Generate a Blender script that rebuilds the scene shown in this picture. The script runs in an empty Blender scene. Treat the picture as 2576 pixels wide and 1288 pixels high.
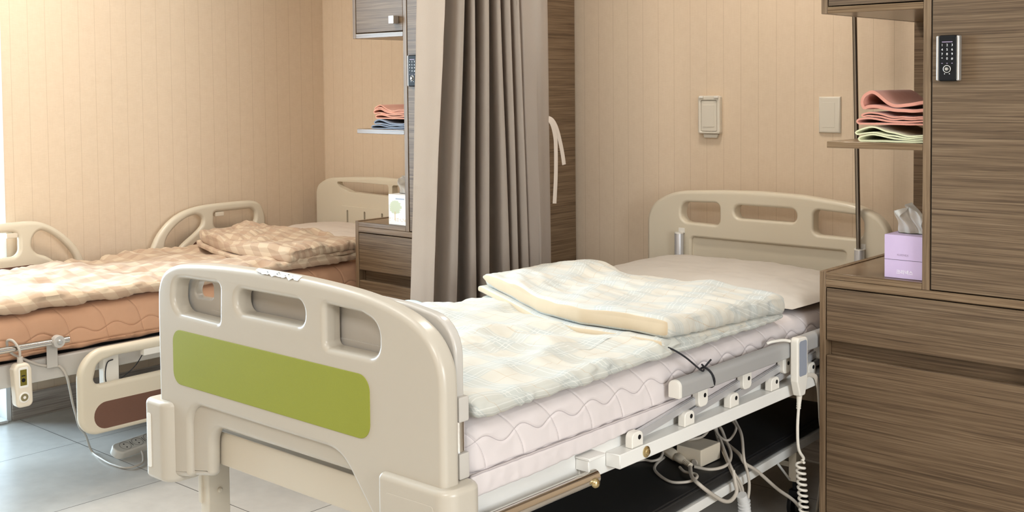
import bpy, bmesh, math, random
from math import sin, cos, pi, radians, sqrt, exp
from mathutils import Vector, Matrix, noise
from mathutils.geometry import tessellate_polygon
random.seed(7)
SC = bpy.context.scene
COL = SC.collection
DG = bpy.context.evaluated_depsgraph_get

# ------------------------------------------------------------------ materials
def new_mat(name, col=(.8, .8, .8), rough=.5, metal=0., spec=.5, coat=0., sheen=0.):
    m = bpy.data.materials.new(name); m.use_nodes = True
    b = m.node_tree.nodes['Principled BSDF']
    b.inputs['Base Color'].default_value = (*col, 1)
    b.inputs['Roughness'].default_value = rough
    b.inputs['Metallic'].default_value = metal
    b.inputs['Specular IOR Level'].default_value = spec
    b.inputs['Coat Weight'].default_value = coat
    b.inputs['Coat Roughness'].default_value = .1
    b.inputs['Sheen Weight'].default_value = sheen
    return m

class NB:
    """short node builder on a material"""
    def __init__(s, m):
        s.m = m; s.t = m.node_tree; s.n = s.t.nodes; s.b = s.n['Principled BSDF']
    def node(s, typ, **kw):
        n = s.n.new(typ)
        for k, v in kw.items(): setattr(n, k, v)
        return n
    def link(s, a, b): s.t.links.new(a, b)
    def setin(s, n, i, v):
        if hasattr(v, 'is_output') or isinstance(v, bpy.types.NodeSocket): s.link(v, n.inputs[i])
        else: n.inputs[i].default_value = v
    def math(s, op, a, b=0., c=None):
        n = s.node('ShaderNodeMath', operation=op)
        s.setin(n, 0, a); s.setin(n, 1, b)
        if c is not None: s.setin(n, 2, c)
        return n.outputs[0]
    def coord(s, which='Object'):
        return s.node('ShaderNodeTexCoord').outputs[which]
    def mapping(s, v, scale=(1, 1, 1), rot=(0, 0, 0), loc=(0, 0, 0)):
        n = s.node('ShaderNodeMapping'); s.link(v, n.inputs[0])
        n.inputs['Scale'].default_value = scale; n.inputs['Rotation'].default_value = rot; n.inputs['Location'].default_value = loc
        return n.outputs[0]
    def sep(s, v):
        n = s.node('ShaderNodeSeparateXYZ'); s.link(v, n.inputs[0]); return n.outputs
    def noise(s, v, scale=5., detail=3., rough=.5, dist=0.):
        n = s.node('ShaderNodeTexNoise'); s.link(v, n.inputs['Vector'])
        n.inputs['Scale'].default_value = scale; n.inputs['Detail'].default_value = detail
        n.inputs['Roughness'].default_value = rough; n.inputs['Distortion'].default_value = dist
        return n.outputs[0]
    def ramp(s, f, stops, interp='LINEAR'):
        n = s.node('ShaderNodeValToRGB'); s.link(f, n.inputs[0]); e = n.color_ramp.elements
        n.color_ramp.interpolation = interp
        while len(e) < len(stops): e.new(.5)
        for q, (p, c) in zip(e, stops):
            q.position = p; q.color = (*c, 1) if len(c) == 3 else c
        return n.outputs[0]
    def mix(s, f, a, b, mode='MIX'):
        n = s.node('ShaderNodeMix', data_type='RGBA', blend_type=mode)
        s.setin(n, 0, f)
        for i, v in ((6, a), (7, b)):
            if isinstance(v, tuple): n.inputs[i].default_value = (*v, 1)
            else: s.link(v, n.inputs[i])
        return n.outputs[2]
    def bump(s, h, strength=.2, dist=.002):
        n = s.node('ShaderNodeBump'); s.link(h, n.inputs['Height'])
        n.inputs['Strength'].default_value = strength; n.inputs['Distance'].default_value = dist
        s.link(n.outputs[0], s.b.inputs['Normal'])
    def color(s, c): s.link(c, s.b.inputs['Base Color'])
    def band(s, x, period, lo, hi):
        """1 where fract(x/period) lies in [lo,hi]"""
        f = s.math('FRACT', s.math('DIVIDE', x, period))
        return s.math('MULTIPLY', s.math('GREATER_THAN', f, lo), s.math('LESS_THAN', f, hi))

def wood(name, grain='x', dark=1., rough=.42):
    m = new_mat(name, rough=rough, spec=.4); k = NB(m); c = k.coord()
    if grain == 'x': big, fine = (1.5, 1.5, 95), (5, 5, 420)
    elif grain == 'z': big, fine = (40, 40, 1.5), (300, 300, 5)
    else: big, fine = (26, 1.6, 26), (210, 5, 210)
    a = k.noise(k.mapping(c, big), 1.6, 5, .65, .6)
    f = k.noise(k.mapping(c, fine), 1., 3, .6, .3)
    v = k.math('ADD', k.math('MULTIPLY', a, .55), k.math('MULTIPLY', f, .45))
    d = dark
    col = k.ramp(v, [(.30, (.060*d, .034*d, .017*d)), (.42, (.165*d, .102*d, .056*d)), (.52, (.265*d, .172*d, .098*d)), (.62, (.35*d, .238*d, .143*d)), (.75, (.48*d, .345*d, .222*d))])
    k.color(col); k.bump(v, .12, .001)
    return m

M = {}
M['wood_front'] = wood('wood_laminate_front', 'x', .57, .45)
M['wood_edge'] = wood('wood_laminate_edge', 'z', .72, .40)
M['wood_board'] = wood('wood_laminate_board', 'x', .72, .24)
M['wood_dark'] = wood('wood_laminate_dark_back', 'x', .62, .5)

def wallpaper():
    m = new_mat('striped_wallpaper', rough=.75, spec=.25); k = NB(m); c = k.coord(); x, y, z = k.sep(c)
    s = k.math('ADD', x, y)
    wob = k.math('MULTIPLY', k.math('SUBTRACT', k.noise(k.mapping(c, (3, 3, 1)), 1.0, 2), .5), .004)
    f = k.math('FRACT', k.math('DIVIDE', k.math('ADD', s, wob), .070))
    line = k.math('LESS_THAN', f, .028)
    fib = k.noise(k.mapping(c, (60, 60, 500)), 1., 3)
    fib2 = k.noise(k.mapping(c, (700, 700, 30)), 1., 2)
    blot = k.noise(c, 30., 4)
    v = k.math('ADD', k.math('MULTIPLY', fib, .4), k.math('ADD', k.math('MULTIPLY', fib2, .3), k.math('MULTIPLY', blot, .3)))
    base = k.ramp(v, [(.3, (.67, .535, .395)), (.7, (.745, .61, .465))])
    k.color(k.mix(k.math('MULTIPLY', line, .42), base, (.42, .30, .19)))
    k.bump(v, .10, .001)
    return m
M['wall'] = wallpaper()

def tiles():
    m = new_mat('stone_floor_tile', rough=.33, spec=.5); k = NB(m); c = k.coord(); x, y, z = k.sep(c)
    fx = k.math('ABSOLUTE', k.math('SUBTRACT', k.math('FRACT', k.math('DIVIDE', k.math('ADD', x, 3.945 + .3 + 6), .6)), .5))
    fy = k.math('ABSOLUTE', k.math('SUBTRACT', k.math('FRACT', k.math('DIVIDE', k.math('SUBTRACT', y, 2.021 - .3 - 6), .6)), .5))
    g = k.math('LESS_THAN', k.math('MINIMUM', fx, fy), .0026)
    a = k.noise(c, 2.3, 6, .6, .8); b = k.noise(c, 24., 4)
    v = k.math('ADD', k.math('MULTIPLY', a, .75), k.math('MULTIPLY', b, .25))
    base = k.ramp(v, [(.32, (.44, .415, .38)), (.68, (.59, .56, .515))])
    k.color(k.mix(g, base, (.10, .092, .085)))
    k.b.inputs['Roughness'].default_value = .3
    k.bump(k.math('SUBTRACT', v, k.math('MULTIPLY', g, 2.)), .08, .002)
    return m
M['floor'] = tiles()
M['ceiling'] = new_mat('white_ceiling', (.80, .77, .72), .8)
M['plainwall'] = new_mat('plain_cream_wall', (.66, .55, .42), .7)

def greywood():
    m = new_mat('grey_wood_baseboard', rough=.4); k = NB(m)
    v = k.noise(k.mapping(k.coord(), (3, 3, 110)), 1., 5, .6, .4)
    k.color(k.ramp(v, [(.3, (.25, .21, .18)), (.5, (.42, .37, .33)), (.7, (.56, .51, .46))]))
    return m
M['baseboard'] = greywood()
M['abs'] = new_mat('ivory_bed_plastic', (.50, .455, .385), .28, spec=.5)
M['abs_warm'] = new_mat('cream_bed_plastic', (.67, .60, .475), .32, spec=.5)
M['abs_grey'] = new_mat('light_grey_plastic', (.52, .49, .45), .25, spec=.5)
M['white_paint'] = new_mat('white_powder_coat', (.80, .79, .76), .32)
M['cream_paint'] = new_mat('cream_powder_coat', (.62, .56, .46), .38)
M['white_plastic'] = new_mat('white_plastic', (.80, .77, .71), .3)
M['beige_plastic'] = new_mat('beige_plastic', (.72, .64, .52), .35)
M['alu'] = new_mat('brushed_aluminium', (.60, .60, .62), .36, metal=.45)
M['alu_dark'] = new_mat('grey_anodised_tube', (.47, .47, .47), .42, metal=.3)
M['chrome'] = new_mat('polished_chrome', (.70, .66, .61), .12, metal=1.)
M['brass'] = new_mat('brass_bolt', (.62, .50, .27), .25, metal=1.)
M['black'] = new_mat('black_plastic', (.009, .009, .010), .45, spec=.18)
M['vinyl'] = new_mat('black_vinyl', (.010, .010, .011), .5)
M['rubber'] = new_mat('black_rubber', (.02, .02, .02), .6)
M['cord'] = new_mat('warm_grey_cable', (.52, .47, .41), .45)
M['cord_white'] = new_mat('white_cable', (.76, .72, .65), .4)
M['steel'] = new_mat('dark_steel_pole', (.30, .275, .25), .22, metal=1.)
M['string'] = new_mat('black_string', (.012, .012, .016), .8)
M['deck'] = new_mat('grey_steel_deck', (.34, .34, .34), .45, metal=.3)
M['screen'] = new_mat('olive_display', (.16, .13, .02), .2)
M['screen_blue'] = new_mat('blue_grey_keypad', (.30, .33, .40), .35)
M['dial'] = new_mat('olive_dial_print', (.22, .18, .09), .4)
M['white'] = new_mat('white_print', (.9, .9, .9), .4)
M['scrap'] = new_mat('worn_label_paper', (.66, .64, .59), .5)
M['grey_print'] = new_mat('grey_print', (.36, .28, .40), .5)
M['paper'] = new_mat('white_tissue_paper', (.86, .82, .76), .85)
M['silver'] = new_mat('satin_silver', (.60, .59, .57), .34, metal=.7)
M['gap'] = new_mat('dark_opening', (.02, .016, .012), .7)
M['frame_white'] = new_mat('white_window_frame', (.84, .86, .87), .35)
M['lightblue'] = new_mat('pale_blue_cloth', (.50, .74, .82), .8)
M['ivory_switch'] = new_mat('ivory_switch_plastic', (.70, .65, .56), .35)

def fabric(name, a, b, scale=90, rough=.85, sheen=.2, bump=.15, weave=(1, 1, 1)):
    m = new_mat(name, a, rough, spec=.2, sheen=sheen); k = NB(m); c = k.mapping(k.coord(), weave)
    v = k.noise(c, scale, 4, .6); w = k.noise(k.coord(), 7, 3)
    k.color(k.mix(k.math('ADD', k.math('MULTIPLY', v, .6), k.math('MULTIPLY', w, .4)), a, b)); k.bump(v, bump, .001)
    return m
M['green'] = fabric('lime_green_panel', (.25, .275, .030), (.30, .32, .045), 400, .5, 0., .05)
M['brown_panel'] = fabric('brown_wood_print', (.115, .058, .040), (.20, .105, .075), 60, .45, 0., .04, (8, 1.5, 40))
def pad(name, a, b, thread, z0, ymid, zmid, zlow, amp, per, tilt):
    """quilted cotton with its stitching drawn where the seams run"""
    m = fabric(name, a, b, 25, .8, .15, .06); k = NB(m); x, y, z = k.sep(k.coord())
    base = k.b.inputs['Base Color'].links[0].from_socket
    zz = k.math('ADD', z, z0); yy = k.math('ADD', y, ymid)
    w = k.math('ADD', zmid, k.math('MULTIPLY', amp, k.math('SINE', k.math('MULTIPLY', yy, 2 * pi / per))))
    d = k.math('ABSOLUTE', k.math('SUBTRACT', zz, w)); ln = k.math('LESS_THAN', d, .0009)
    ln = k.math('MAXIMUM', ln, k.math('LESS_THAN', k.math('ABSOLUTE', k.math('SUBTRACT', zz, zlow)), .0009))
    dz = k.math('SUBTRACT', zz, zmid)
    sk = k.math('MULTIPLY', tilt, k.math('MULTIPLY', dz, k.math('ADD', 1., k.math('MULTIPLY', 3., dz))))
    ph = k.math('DIVIDE', k.math('ADD', yy, k.math('ADD', sk, k.math('MULTIPLY', .012, k.math('SINE', k.math('MULTIPLY', zz, 30.))))), per)
    fr = k.math('MULTIPLY', k.math('ABSOLUTE', k.math('SUBTRACT', k.math('FRACT', k.math('ADD', ph, .5)), .5)), per)
    cr = k.math('MULTIPLY', k.math('LESS_THAN', fr, .0007), k.math('GREATER_THAN', zz, zlow))
    ln = k.math('MULTIPLY', k.math('MAXIMUM', ln, k.math('MULTIPLY', cr, .75)), .62)
    k.color(k.mix(ln, base, thread)); return m
M['pad_pink'] = pad('pale_pink_quilted_cotton', (.65, .59, .585), (.70, .64, .635), (.30, .26, .27), .5095, 2.454, .598, .543, .0105, .112, .55)
M['pad_peach'] = pad('peach_quilted_cotton', (.56, .31, .185), (.63, .37, .235), (.28, .13, .07), .459, 2.435, .520, .482, .0105, .125, .55)
M['pillow'] = fabric('nonwoven_pillow_cover', (.47, .425, .375), (.56, .51, .455), 22, .8, .1, .10)
M['pillow_pale'] = fabric('pale_nonwoven_pillow_cover', (.60, .515, .44), (.68, .59, .51), 22, .8, .1, .08)
M['curtain'] = fabric('taupe_sateen_curtain', (.53, .455, .39), (.60, .525, .455), 500, .34, .1, .12, (1, 1, .6))
M['cream_cloth'] = fabric('cream_cotton_backing', (.55, .44, .30), (.61, .49, .345), 40, .85, .1, .06)
M['cream_cloth_pink'] = fabric('pinkish_cotton_backing', (.60, .42, .30), (.66, .48, .35), 40, .85, .1, .06)
M['coral'] = fabric('coral_cotton', (.56, .235, .17), (.66, .31, .235), 60, .85, .2, .12)
M['lime_cloth'] = fabric('pale_lime_cotton', (.60, .60, .36), (.72, .70, .48), 60, .85, .2, .12)
M['blue_cloth'] = fabric('faded_blue_cotton', (.17, .22, .31), (.29, .34, .42), 60, .85, .2, .12)
M['salmon'] = fabric('salmon_cotton', (.60, .27, .185), (.70, .36, .265), 60, .85, .2, .12)
M['lilac'] = fabric('lilac_printed_card', (.50, .375, .57), (.62, .50, .68), 9, .45, 0., .0)

def plaid_blue():
    m = new_mat('blue_white_plaid_cotton', rough=.8, spec=.2, sheen=.15); k = NB(m); u, v, w = k.sep(k.coord('UV'))
    base = (.585, .555, .485); P = .150
    cu, cv = k.band(u, P, .08, .46), k.band(v, P, .08, .46)
    col = k.mix(k.math('MULTIPLY', cu, .36), base, (.39, .44, .445))
    col = k.mix(k.math('MULTIPLY', cv, .36), col, (.39, .44, .445))
    for q in (u, v):
        for a in (.13, .20, .34, .41):
            col = k.mix(k.math('MULTIPLY', k.band(q, P, a, a + .016), .55), col, (.68, .67, .63))
        col = k.mix(k.math('MULTIPLY', k.band(q, P, .72, .735), .38), col, (.47, .33, .20))
    n = k.noise(k.coord(), 60, 3); k.color(col); k.bump(n, .10, .001)
    return m
def plaid_pink():
    m = new_mat('pink_beige_gingham_cotton', rough=.8, spec=.2, sheen=.15); k = NB(m); u, v, w = k.sep(k.coord('UV'))
    base = (.60, .47, .335); P = .088
    a, b = k.band(u, P, 0., .5), k.band(v, P, 0., .5)
    col = k.mix(k.math('MULTIPLY', a, .45), base, (.39, .245, .165))
    col = k.mix(k.math('MULTIPLY', b, .45), col, (.39, .245, .165))
    n = k.noise(k.coord(), 60, 3); k.color(col); k.bump(n, .10, .001)
    return m
M['plaid_blue'] = plaid_blue(); M['plaid_pink'] = plaid_pink()

def treebox():
    m = new_mat('white_card_with_tree_print', rough=.4); k = NB(m); c = k.coord(); x, y, z = k.sep(c)
    # printed tree centred on the front face (local x .05, z .07)
    dx = k.math('DIVIDE', k.math('SUBTRACT', x, .038), .036); dz = k.math('DIVIDE', k.math('SUBTRACT', z, .066), .030)
    r = k.math('ADD', k.math('MULTIPLY', dx, dx), k.math('MULTIPLY', dz, dz))
    n = k.noise(c, 90, 4)
    leaf = k.math('MULTIPLY', k.math('LESS_THAN', k.math('ADD', r, k.math('MULTIPLY', n, 1.4)), 1.45), .75)
    col = k.mix(leaf, (.80, .79, .77), (.42, .47, .25))
    tr = k.math('MULTIPLY', k.math('LESS_THAN', k.math('ABSOLUTE', k.math('SUBTRACT', x, .036)), .0025), k.math('MULTIPLY', k.math('LESS_THAN', z, .05), k.math('GREATER_THAN', z, .02)))
    col = k.mix(k.math('MULTIPLY', tr, .8), col, (.55, .38, .16))
    g = k.math('MULTIPLY', k.math('LESS_THAN', k.math('ABSOLUTE', k.math('SUBTRACT', z, .020)), .006), k.math('GREATER_THAN', n, .52))
    col = k.mix(k.math('MULTIPLY', g, .6), col, (.60, .45, .25))
    k.color(col); return m
M['treebox'] = treebox()

def glass():
    m = bpy.data.materials.new('window_glass'); m.use_nodes = True; t = m.node_tree; t.nodes.clear()
    o = t.nodes.new('ShaderNodeOutputMaterial'); mx = t.nodes.new('ShaderNodeMixShader')
    tr = t.nodes.new('ShaderNodeBsdfTransparent'); gl = t.nodes.new('ShaderNodeBsdfGlossy'); fr = t.nodes.new('ShaderNodeFresnel')
    gl.inputs['Roughness'].default_value = .02; fr.inputs[0].default_value = 1.35; tr.inputs[0].default_value = (.95, .98, 1, 1)
    t.links.new(fr.outputs[0], mx.inputs[0]); t.links.new(tr.outputs[0], mx.inputs[1]); t.links.new(gl.outputs[0], mx.inputs[2]); t.links.new(mx.outputs[0], o.inputs[0])
    return m
M['glass'] = glass()

# ------------------------------------------------------------------ object helpers
def finish(o, angle=38, wn=False, flat=False):
    me = o.data
    if not flat:
        for p in me.polygons: p.use_smooth = True
        me.set_sharp_from_angle(angle=radians(angle))
    if wn:
        md = o.modifiers.new('wn', 'WEIGHTED_NORMAL'); md.keep_sharp = True; md.weight = 50
    return o

def obj(name, bm, mat, parent=None, loc=None, angle=38, wn=False, flat=False, recalc=True):
    """one mesh object from a bmesh built in room coordinates"""
    if recalc: bmesh.ops.recalc_face_normals(bm, faces=bm.faces[:])
    off = parent_origin(parent) if parent is not None else Vector(loc or (0, 0, 0))
    for v in bm.verts: v.co -= off
    me = bpy.data.meshes.new(name); bm.to_mesh(me); bm.free()
    for mm in (mat if isinstance(mat, (list, tuple)) else [mat]): me.materials.append(mm)
    o = bpy.data.objects.new(name, me); COL.objects.link(o)
    if parent is not None: o.parent = parent
    else: o.location = off
    return finish(o, angle, wn, flat)

def parent_origin(p):
    v = Vector(p.location)
    while p.parent is not None:
        p = p.parent; v = v + Vector(p.location)
    return v

def tag(o, label=None, cat=None, group=None, kind=None):
    if label: o['label'] = label
    if cat: o['category'] = cat
    if group: o['group'] = group
    if kind: o['kind'] = kind
    return o

def thing(name, loc, label, cat, group=None):
    o = bpy.data.objects.new(name, None); COL.objects.link(o); o.location = loc; o.empty_display_size = .05
    return tag(o, label, cat, group)

def add_box(bm, x0, x1, y0, y1, z0, z1, bev=0., seg=2, mi=0):
    r = bmesh.ops.create_cube(bm, size=1.)
    vs = r['verts']
    for v in vs: v.co = Vector(((x0 + x1) / 2 + v.co.x * (x1 - x0), (y0 + y1) / 2 + v.co.y * (y1 - y0), (z0 + z1) / 2 + v.co.z * (z1 - z0)))
    fs = list({f for v in vs for f in v.link_faces})
    for f in fs: f.material_index = mi
    if bev > 0:
        es = list({e for v in vs for e in v.link_edges})
        bmesh.ops.bevel(bm, geom=es, offset=bev, segments=seg, profile=.5, affect='EDGES', clamp_overlap=True)
    return bm

def box(x0, x1, y0, y1, z0, z1, bev=0., seg=2):
    return add_box(bmesh.new(), x0, x1, y0, y1, z0, z1, bev, seg)

def smooth_path(pts, n=8, closed=False):
    P = [Vector(p) for p in pts]; out = []; N = len(P)
    rng = range(N if closed else N - 1)
    for i in rng:
        p0 = P[(i - 1) % N] if (closed or i > 0) else P[0]; p1 = P[i]; p2 = P[(i + 1) % N]
        p3 = P[(i + 2) % N] if (closed or i + 2 < N) else P[N - 1]
        for k in range(n):
            t = k / n
            out.append(.5 * ((2 * p1) + (-p0 + p2) * t + (2 * p0 - 5 * p1 + 4 * p2 - p3) * t * t + (-p0 + 3 * p1 - 3 * p2 + p3) * t ** 3))
    if not closed: out.append(P[-1].copy())
    return out

def add_tube(bm, pts, r, n=10, cap=True, mi=0, rx=None, up=None):
    """round (or elliptic, with rx across) tube along points"""
    P = [Vector(p) for p in pts]; rings = []
    t0 = (P[1] - P[0]).normalized()
    a = Vector(up) if up else (Vector((0, 0, 1)) if abs(t0.z) < .9 else Vector((1, 0, 0)))
    nrm = (a - t0 * a.dot(t0)).normalized()
    for i, p in enumerate(P):
        t = (P[min(i + 1, len(P) - 1)] - P[max(i - 1, 0)]).normalized()
        nrm = (nrm - t * nrm.dot(t)).normalized(); b = t.cross(nrm)
        ri = r[i] if isinstance(r, (list, tuple)) else r
        rings.append([bm.verts.new(p + nrm * (ri * cos(2 * pi * k / n)) + b * ((rx or ri) * sin(2 * pi * k / n))) for k in range(n)])
    for q, s in zip(rings, rings[1:]):
        for k in range(n):
            f = bm.faces.new((q[k], q[(k + 1) % n], s[(k + 1) % n], s[k])); f.material_index = mi
    if cap:
        for q in (rings[0][::-1], rings[-1]):
            f = bm.faces.new(q); f.material_index = mi
    return bm
def tube(pts, r, n=10, **k): return add_tube(bmesh.new(), pts, r, n, **k)

def add_lathe(bm, prof, c, axis, n=24, mi=0):
    """profile (radius, along) turned about axis through c"""
    ax = Vector(axis).normalized(); a = Vector((0, 0, 1)) if abs(ax.z) < .9 else Vector((1, 0, 0))
    u = (a - ax * a.dot(ax)).normalized(); w = ax.cross(u); c = Vector(c); rings = []
    for r, h in prof:
        rings.append([bm.verts.new(c + ax * h + (u * cos(2 * pi * k / n) + w * sin(2 * pi * k / n)) * max(r, 1e-5)) for k in range(n)])
    for q, s in zip(rings, rings[1:]):
        for k in range(n):
            f = bm.faces.new((q[k], q[(k + 1) % n], s[(k + 1) % n], s[k])); f.material_index = mi
    for q in (rings[0][::-1], rings[-1]):
        f = bm.faces.new(q); f.material_index = mi
    return bm

def rpoly(pts, seg=7):
    """polygon with rounded corners from (x, y, r)"""
    out = []; n = len(pts)
    for i in range(n):
        p = Vector(pts[i][:2]); r = pts[i][2] if len(pts[i]) > 2 else 0
        a = Vector(pts[i - 1][:2]) - p; b = Vector(pts[(i + 1) % n][:2]) - p
        la, lb = a.length, b.length; a.normalize(); b.normalize()
        ang = a.angle(b)
        if r <= 0 or ang > pi - .02: out.append(p); continue
        d = min(r / math.tan(ang / 2), la * .49, lb * .49); rr = d * math.tan(ang / 2)
        c = p + (a + b).normalized() * (rr / sin(ang / 2))
        s, e = p + a * d - c, p + b * d - c
        tot = s.angle_signed(e)
        for k in range(seg + 1):
            t = -tot * k / seg
            out.append(c + Vector((s.x * cos(t) - s.y * sin(t), s.x * sin(t) + s.y * cos(t))))
    return out

def spoly(pts, n=6): return [Vector((v.x, v.y)) for v in smooth_path([(p[0], p[1], 0) for p in pts], n, True)]

def area2(L): return .5 * sum(a.x * b.y - b.x * a.y for a, b in zip(L, L[1:] + L[:1]))
def clean(L):
    out = []
    for p in L:
        if not out or (p - out[-1]).length > 1e-5: out.append(p)
    if (out[0] - out[-1]).length < 1e-5: out.pop()
    return out
def inset(L, d):
    """move a CCW loop inwards by d (negative: outwards)"""
    n = len(L); out = []
    for i in range(n):
        e1 = (L[i] - L[i - 1]).normalized(); e2 = (L[(i + 1) % n] - L[i]).normalized()
        n1 = Vector((-e1.y, e1.x)); n2 = Vector((-e2.y, e2.x)); m = n1 + n2
        if m.length < 1e-6: m = n1
        m.normalize(); s = max(.35, m.dot(n1)); out.append(L[i] + m * (d / s))
    return out

def add_plate(bm, outer, holes, a0, a1, r, mp, seg=5, rh=None, mi=0, rback=None):
    """flat plate with rounded rims and through holes; mp(u, v, depth) -> room point; depth runs a0 (front) .. a1"""
    rh = r if rh is None else rh; rb = r if rback is None else rback
    loops = []
    for j, L in enumerate([outer] + list(holes)):
        L = clean([Vector(p[:2]) for p in L])
        if area2(L) < 0: L = L[::-1]
        rr = r if j == 0 else rh; rbk = rb if j == 0 else min(rh, rb); sg = 1 if j == 0 else -1
        prof = []
        for k in range(seg + 1):
            t = pi / 2 * k / seg
            prof.append((rr * (1 - sin(t)), a0 + rr * (1 - cos(t)))) if rr > 0 else (prof.append((0, a0)) if k == 0 else None)
        for k in range(seg + 1):
            t = pi / 2 * k / seg
            prof.append((rbk * (1 - cos(t)), a1 - rbk * (1 - sin(t)))) if rbk > 0 else (prof.append((0, a1)) if k == seg else None)
        rings = []
        for ins, dep in prof:
            q = inset(L, sg * ins) if ins > 1e-7 else L
            rings.append([bm.verts.new(mp(p.x, p.y, dep)) for p in q])
        for q, s in zip(rings, rings[1:]):
            n = len(q)
            for k in range(n):
                try:
                    f = bm.faces.new((q[k], q[(k + 1) % n], s[(k + 1) % n], s[k])); f.material_index = mi
                except ValueError: pass
        loops.append((rings[0], rings[-1], [inset(L, sg * prof[0][0]), inset(L, sg * prof[-1][0])]))
    for side in (0, 1):
        flat = [v for lp in loops for v in lp[side]]
        tri = tessellate_polygon([[Vector((p.x, p.y, 0)) for p in lp[2][side]] for lp in loops])
        for t in tri:
            try:
                f = bm.faces.new([flat[i] for i in t]); f.material_index = mi
            except ValueError: pass
    return bm
XZ = lambda u, v, d: Vector((u, d, v))          # plate standing across the room, depth = Y
YZ = lambda u, v, d: Vector((d, u, v))          # plate standing along the wall, depth = X
def rect(x0, x1, y0, y1, r): return rpoly([(x0, y0, r), (x1, y0, r), (x1, y1, r), (x0, y1, r)])

def rgrid(x0, x1, y0, y1, z0, z1, r, nx, ny, nz, disp=None, warp=None, uv=None, mi=None):
    """rounded slab as an even grid: disp(p, n) pushes along the normal, warp(p) bends, uv(x, y, z) lays the cloth pattern"""
    bm = bmesh.new(); vm = {}; uvl = bm.loops.layers.uv.new('UVMap') if uv else None
    lo = Vector((x0, y0, z0)); sz = Vector((x1 - x0, y1 - y0, z1 - z0)); N = (nx, ny, nz); raw = {}
    def vert(i, j, k):
        key = (i, j, k)
        if key in vm: return vm[key]
        p = Vector((x0 + sz.x * i / nx, y0 + sz.y * j / ny, z0 + sz.z * k / nz))
        raw0 = p.copy()
        c = Vector([min(max(p[a], lo[a] + r), lo[a] + sz[a] - r) for a in range(3)])
        d = p - c
        if d.length > 1e-9: nn = d.normalized(); p = c + nn * r
        else: nn = Vector((0, 0, 1))
        if disp: p = p + nn * disp(p, nn)
        if warp: p = warp(p)
        v = bm.verts.new(p); vm[key] = v; raw[v] = raw0
        return v
    for a in range(3):
        b, c = [q for q in range(3) if q != a]
        for s in (0, N[a]):
            for i in range(N[b]):
                for j in range(N[c]):
                    q = []
                    for di, dj in ((0, 0), (1, 0), (1, 1), (0, 1)):
                        k = [0, 0, 0]; k[a] = s; k[b] = i + di; k[c] = j + dj; q.append(vert(*k))
                    f = bm.faces.new(q)
                    if mi: f.material_index = mi(a, s > 0)
                    if uvl:
                        for l in f.loops:
                            w = raw[l.vert]
                            l[uvl].uv = uv(w.x, w.y, w.z)
    return bm

def text_mesh(txt, size, mp):
    """flat lettering as a bmesh placed with mp(u, v)"""
    cu = bpy.data.curves.new('t', 'FONT'); cu.body = txt; cu.size = size; cu.align_x = 'CENTER'; cu.align_y = 'CENTER'; cu.resolution_u = 3
    o = bpy.data.objects.new('t', cu); COL.objects.link(o); bpy.context.view_layer.update()
    me = bpy.data.meshes.new_from_object(o.evaluated_get(DG())); bm = bmesh.new(); bm.from_mesh(me)
    for v in bm.verts: v.co = mp(v.co.x, v.co.y)
    bpy.data.objects.remove(o); bpy.data.curves.remove(cu); bpy.data.meshes.remove(me)
    return bm
def merge(bm, other, mi=0):
    me = bpy.data.meshes.new('tmp'); other.to_mesh(me); other.free(); n = len(bm.faces); bm.from_mesh(me); bpy.data.meshes.remove(me)
    bm.faces.ensure_lookup_table()
    for f in bm.faces[n:]: f.material_index = mi
    return bm
def nz(x, y, z=0., s=1.): return noise.noise(Vector((x * s, y * s, z * s)))

# ------------------------------------------------------------------ the room
XL, YW, CH = -4.408, 3.565, 2.45
XR, YF = 2.2, -2.2
def struct(name, bm, m, **k): return tag(obj(name, bm, m, **k), kind='structure')
struct('floor', box(XL - .24, XR + .12, YF - .12, YW + .12, -.1, 0), M['floor'], flat=True)
struct('ceiling', box(XL - .24, XR + .12, YF - .12, YW + .12, CH, CH + .1), M['ceiling'], flat=True)
struct('wall_back', box(XL - .12, XR + .12, YW, YW + .12, 0, CH), M['wall'], flat=True)
struct('wall_left', add_box(box(XL - .24, XL, 1.992, YW, 0, CH), XL - .24, XL, YF, .74, 0, CH), M['wall'], flat=True)
bm = box(XR, XR + .12, YF, .15, 0, CH)
for q in ((1.75, YW, 0, CH), (.15, 1.75, 0, .65), (.15, 1.75, 2.25, CH)): add_box(bm, XR, XR + .12, *q)
struct('wall_right', bm, M['plainwall'], flat=True)
bm = bmesh.new()
for y in (.152, .925, 1.70): add_box(bm, XR + .02, XR + .08, y, y + .048, .652, 2.248, .003)
for z in (.652, 2.20): add_box(bm, XR + .022, XR + .078, .202, 1.698, z, z + .048, .003)
w2 = struct('added_window', bm, M['frame_white'], wn=True)  # unseen window, added so the light from the right has a source
bm = bmesh.new(); add_box(bm, XR + .047, XR + .053, .201, .924, .701, 2.199); add_box(bm, XR + .047, XR + .053, .974, 1.699, .701, 2.199)
obj('window_pane', bm, M['glass'], w2, flat=True)
struct('wall_front', box(XL, XR, YF - .12, YF, 0, CH), M['plainwall'], flat=True)
struct('baseboard_left', box(XL, XL + .012, 1.992, YW - .012, 0, .10, .002), M['baseboard'], wn=True)
struct('baseboard_back', box(XL + .012, XR, YW - .012, YW, 0, .10, .002), M['baseboard'], wn=True)
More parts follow.
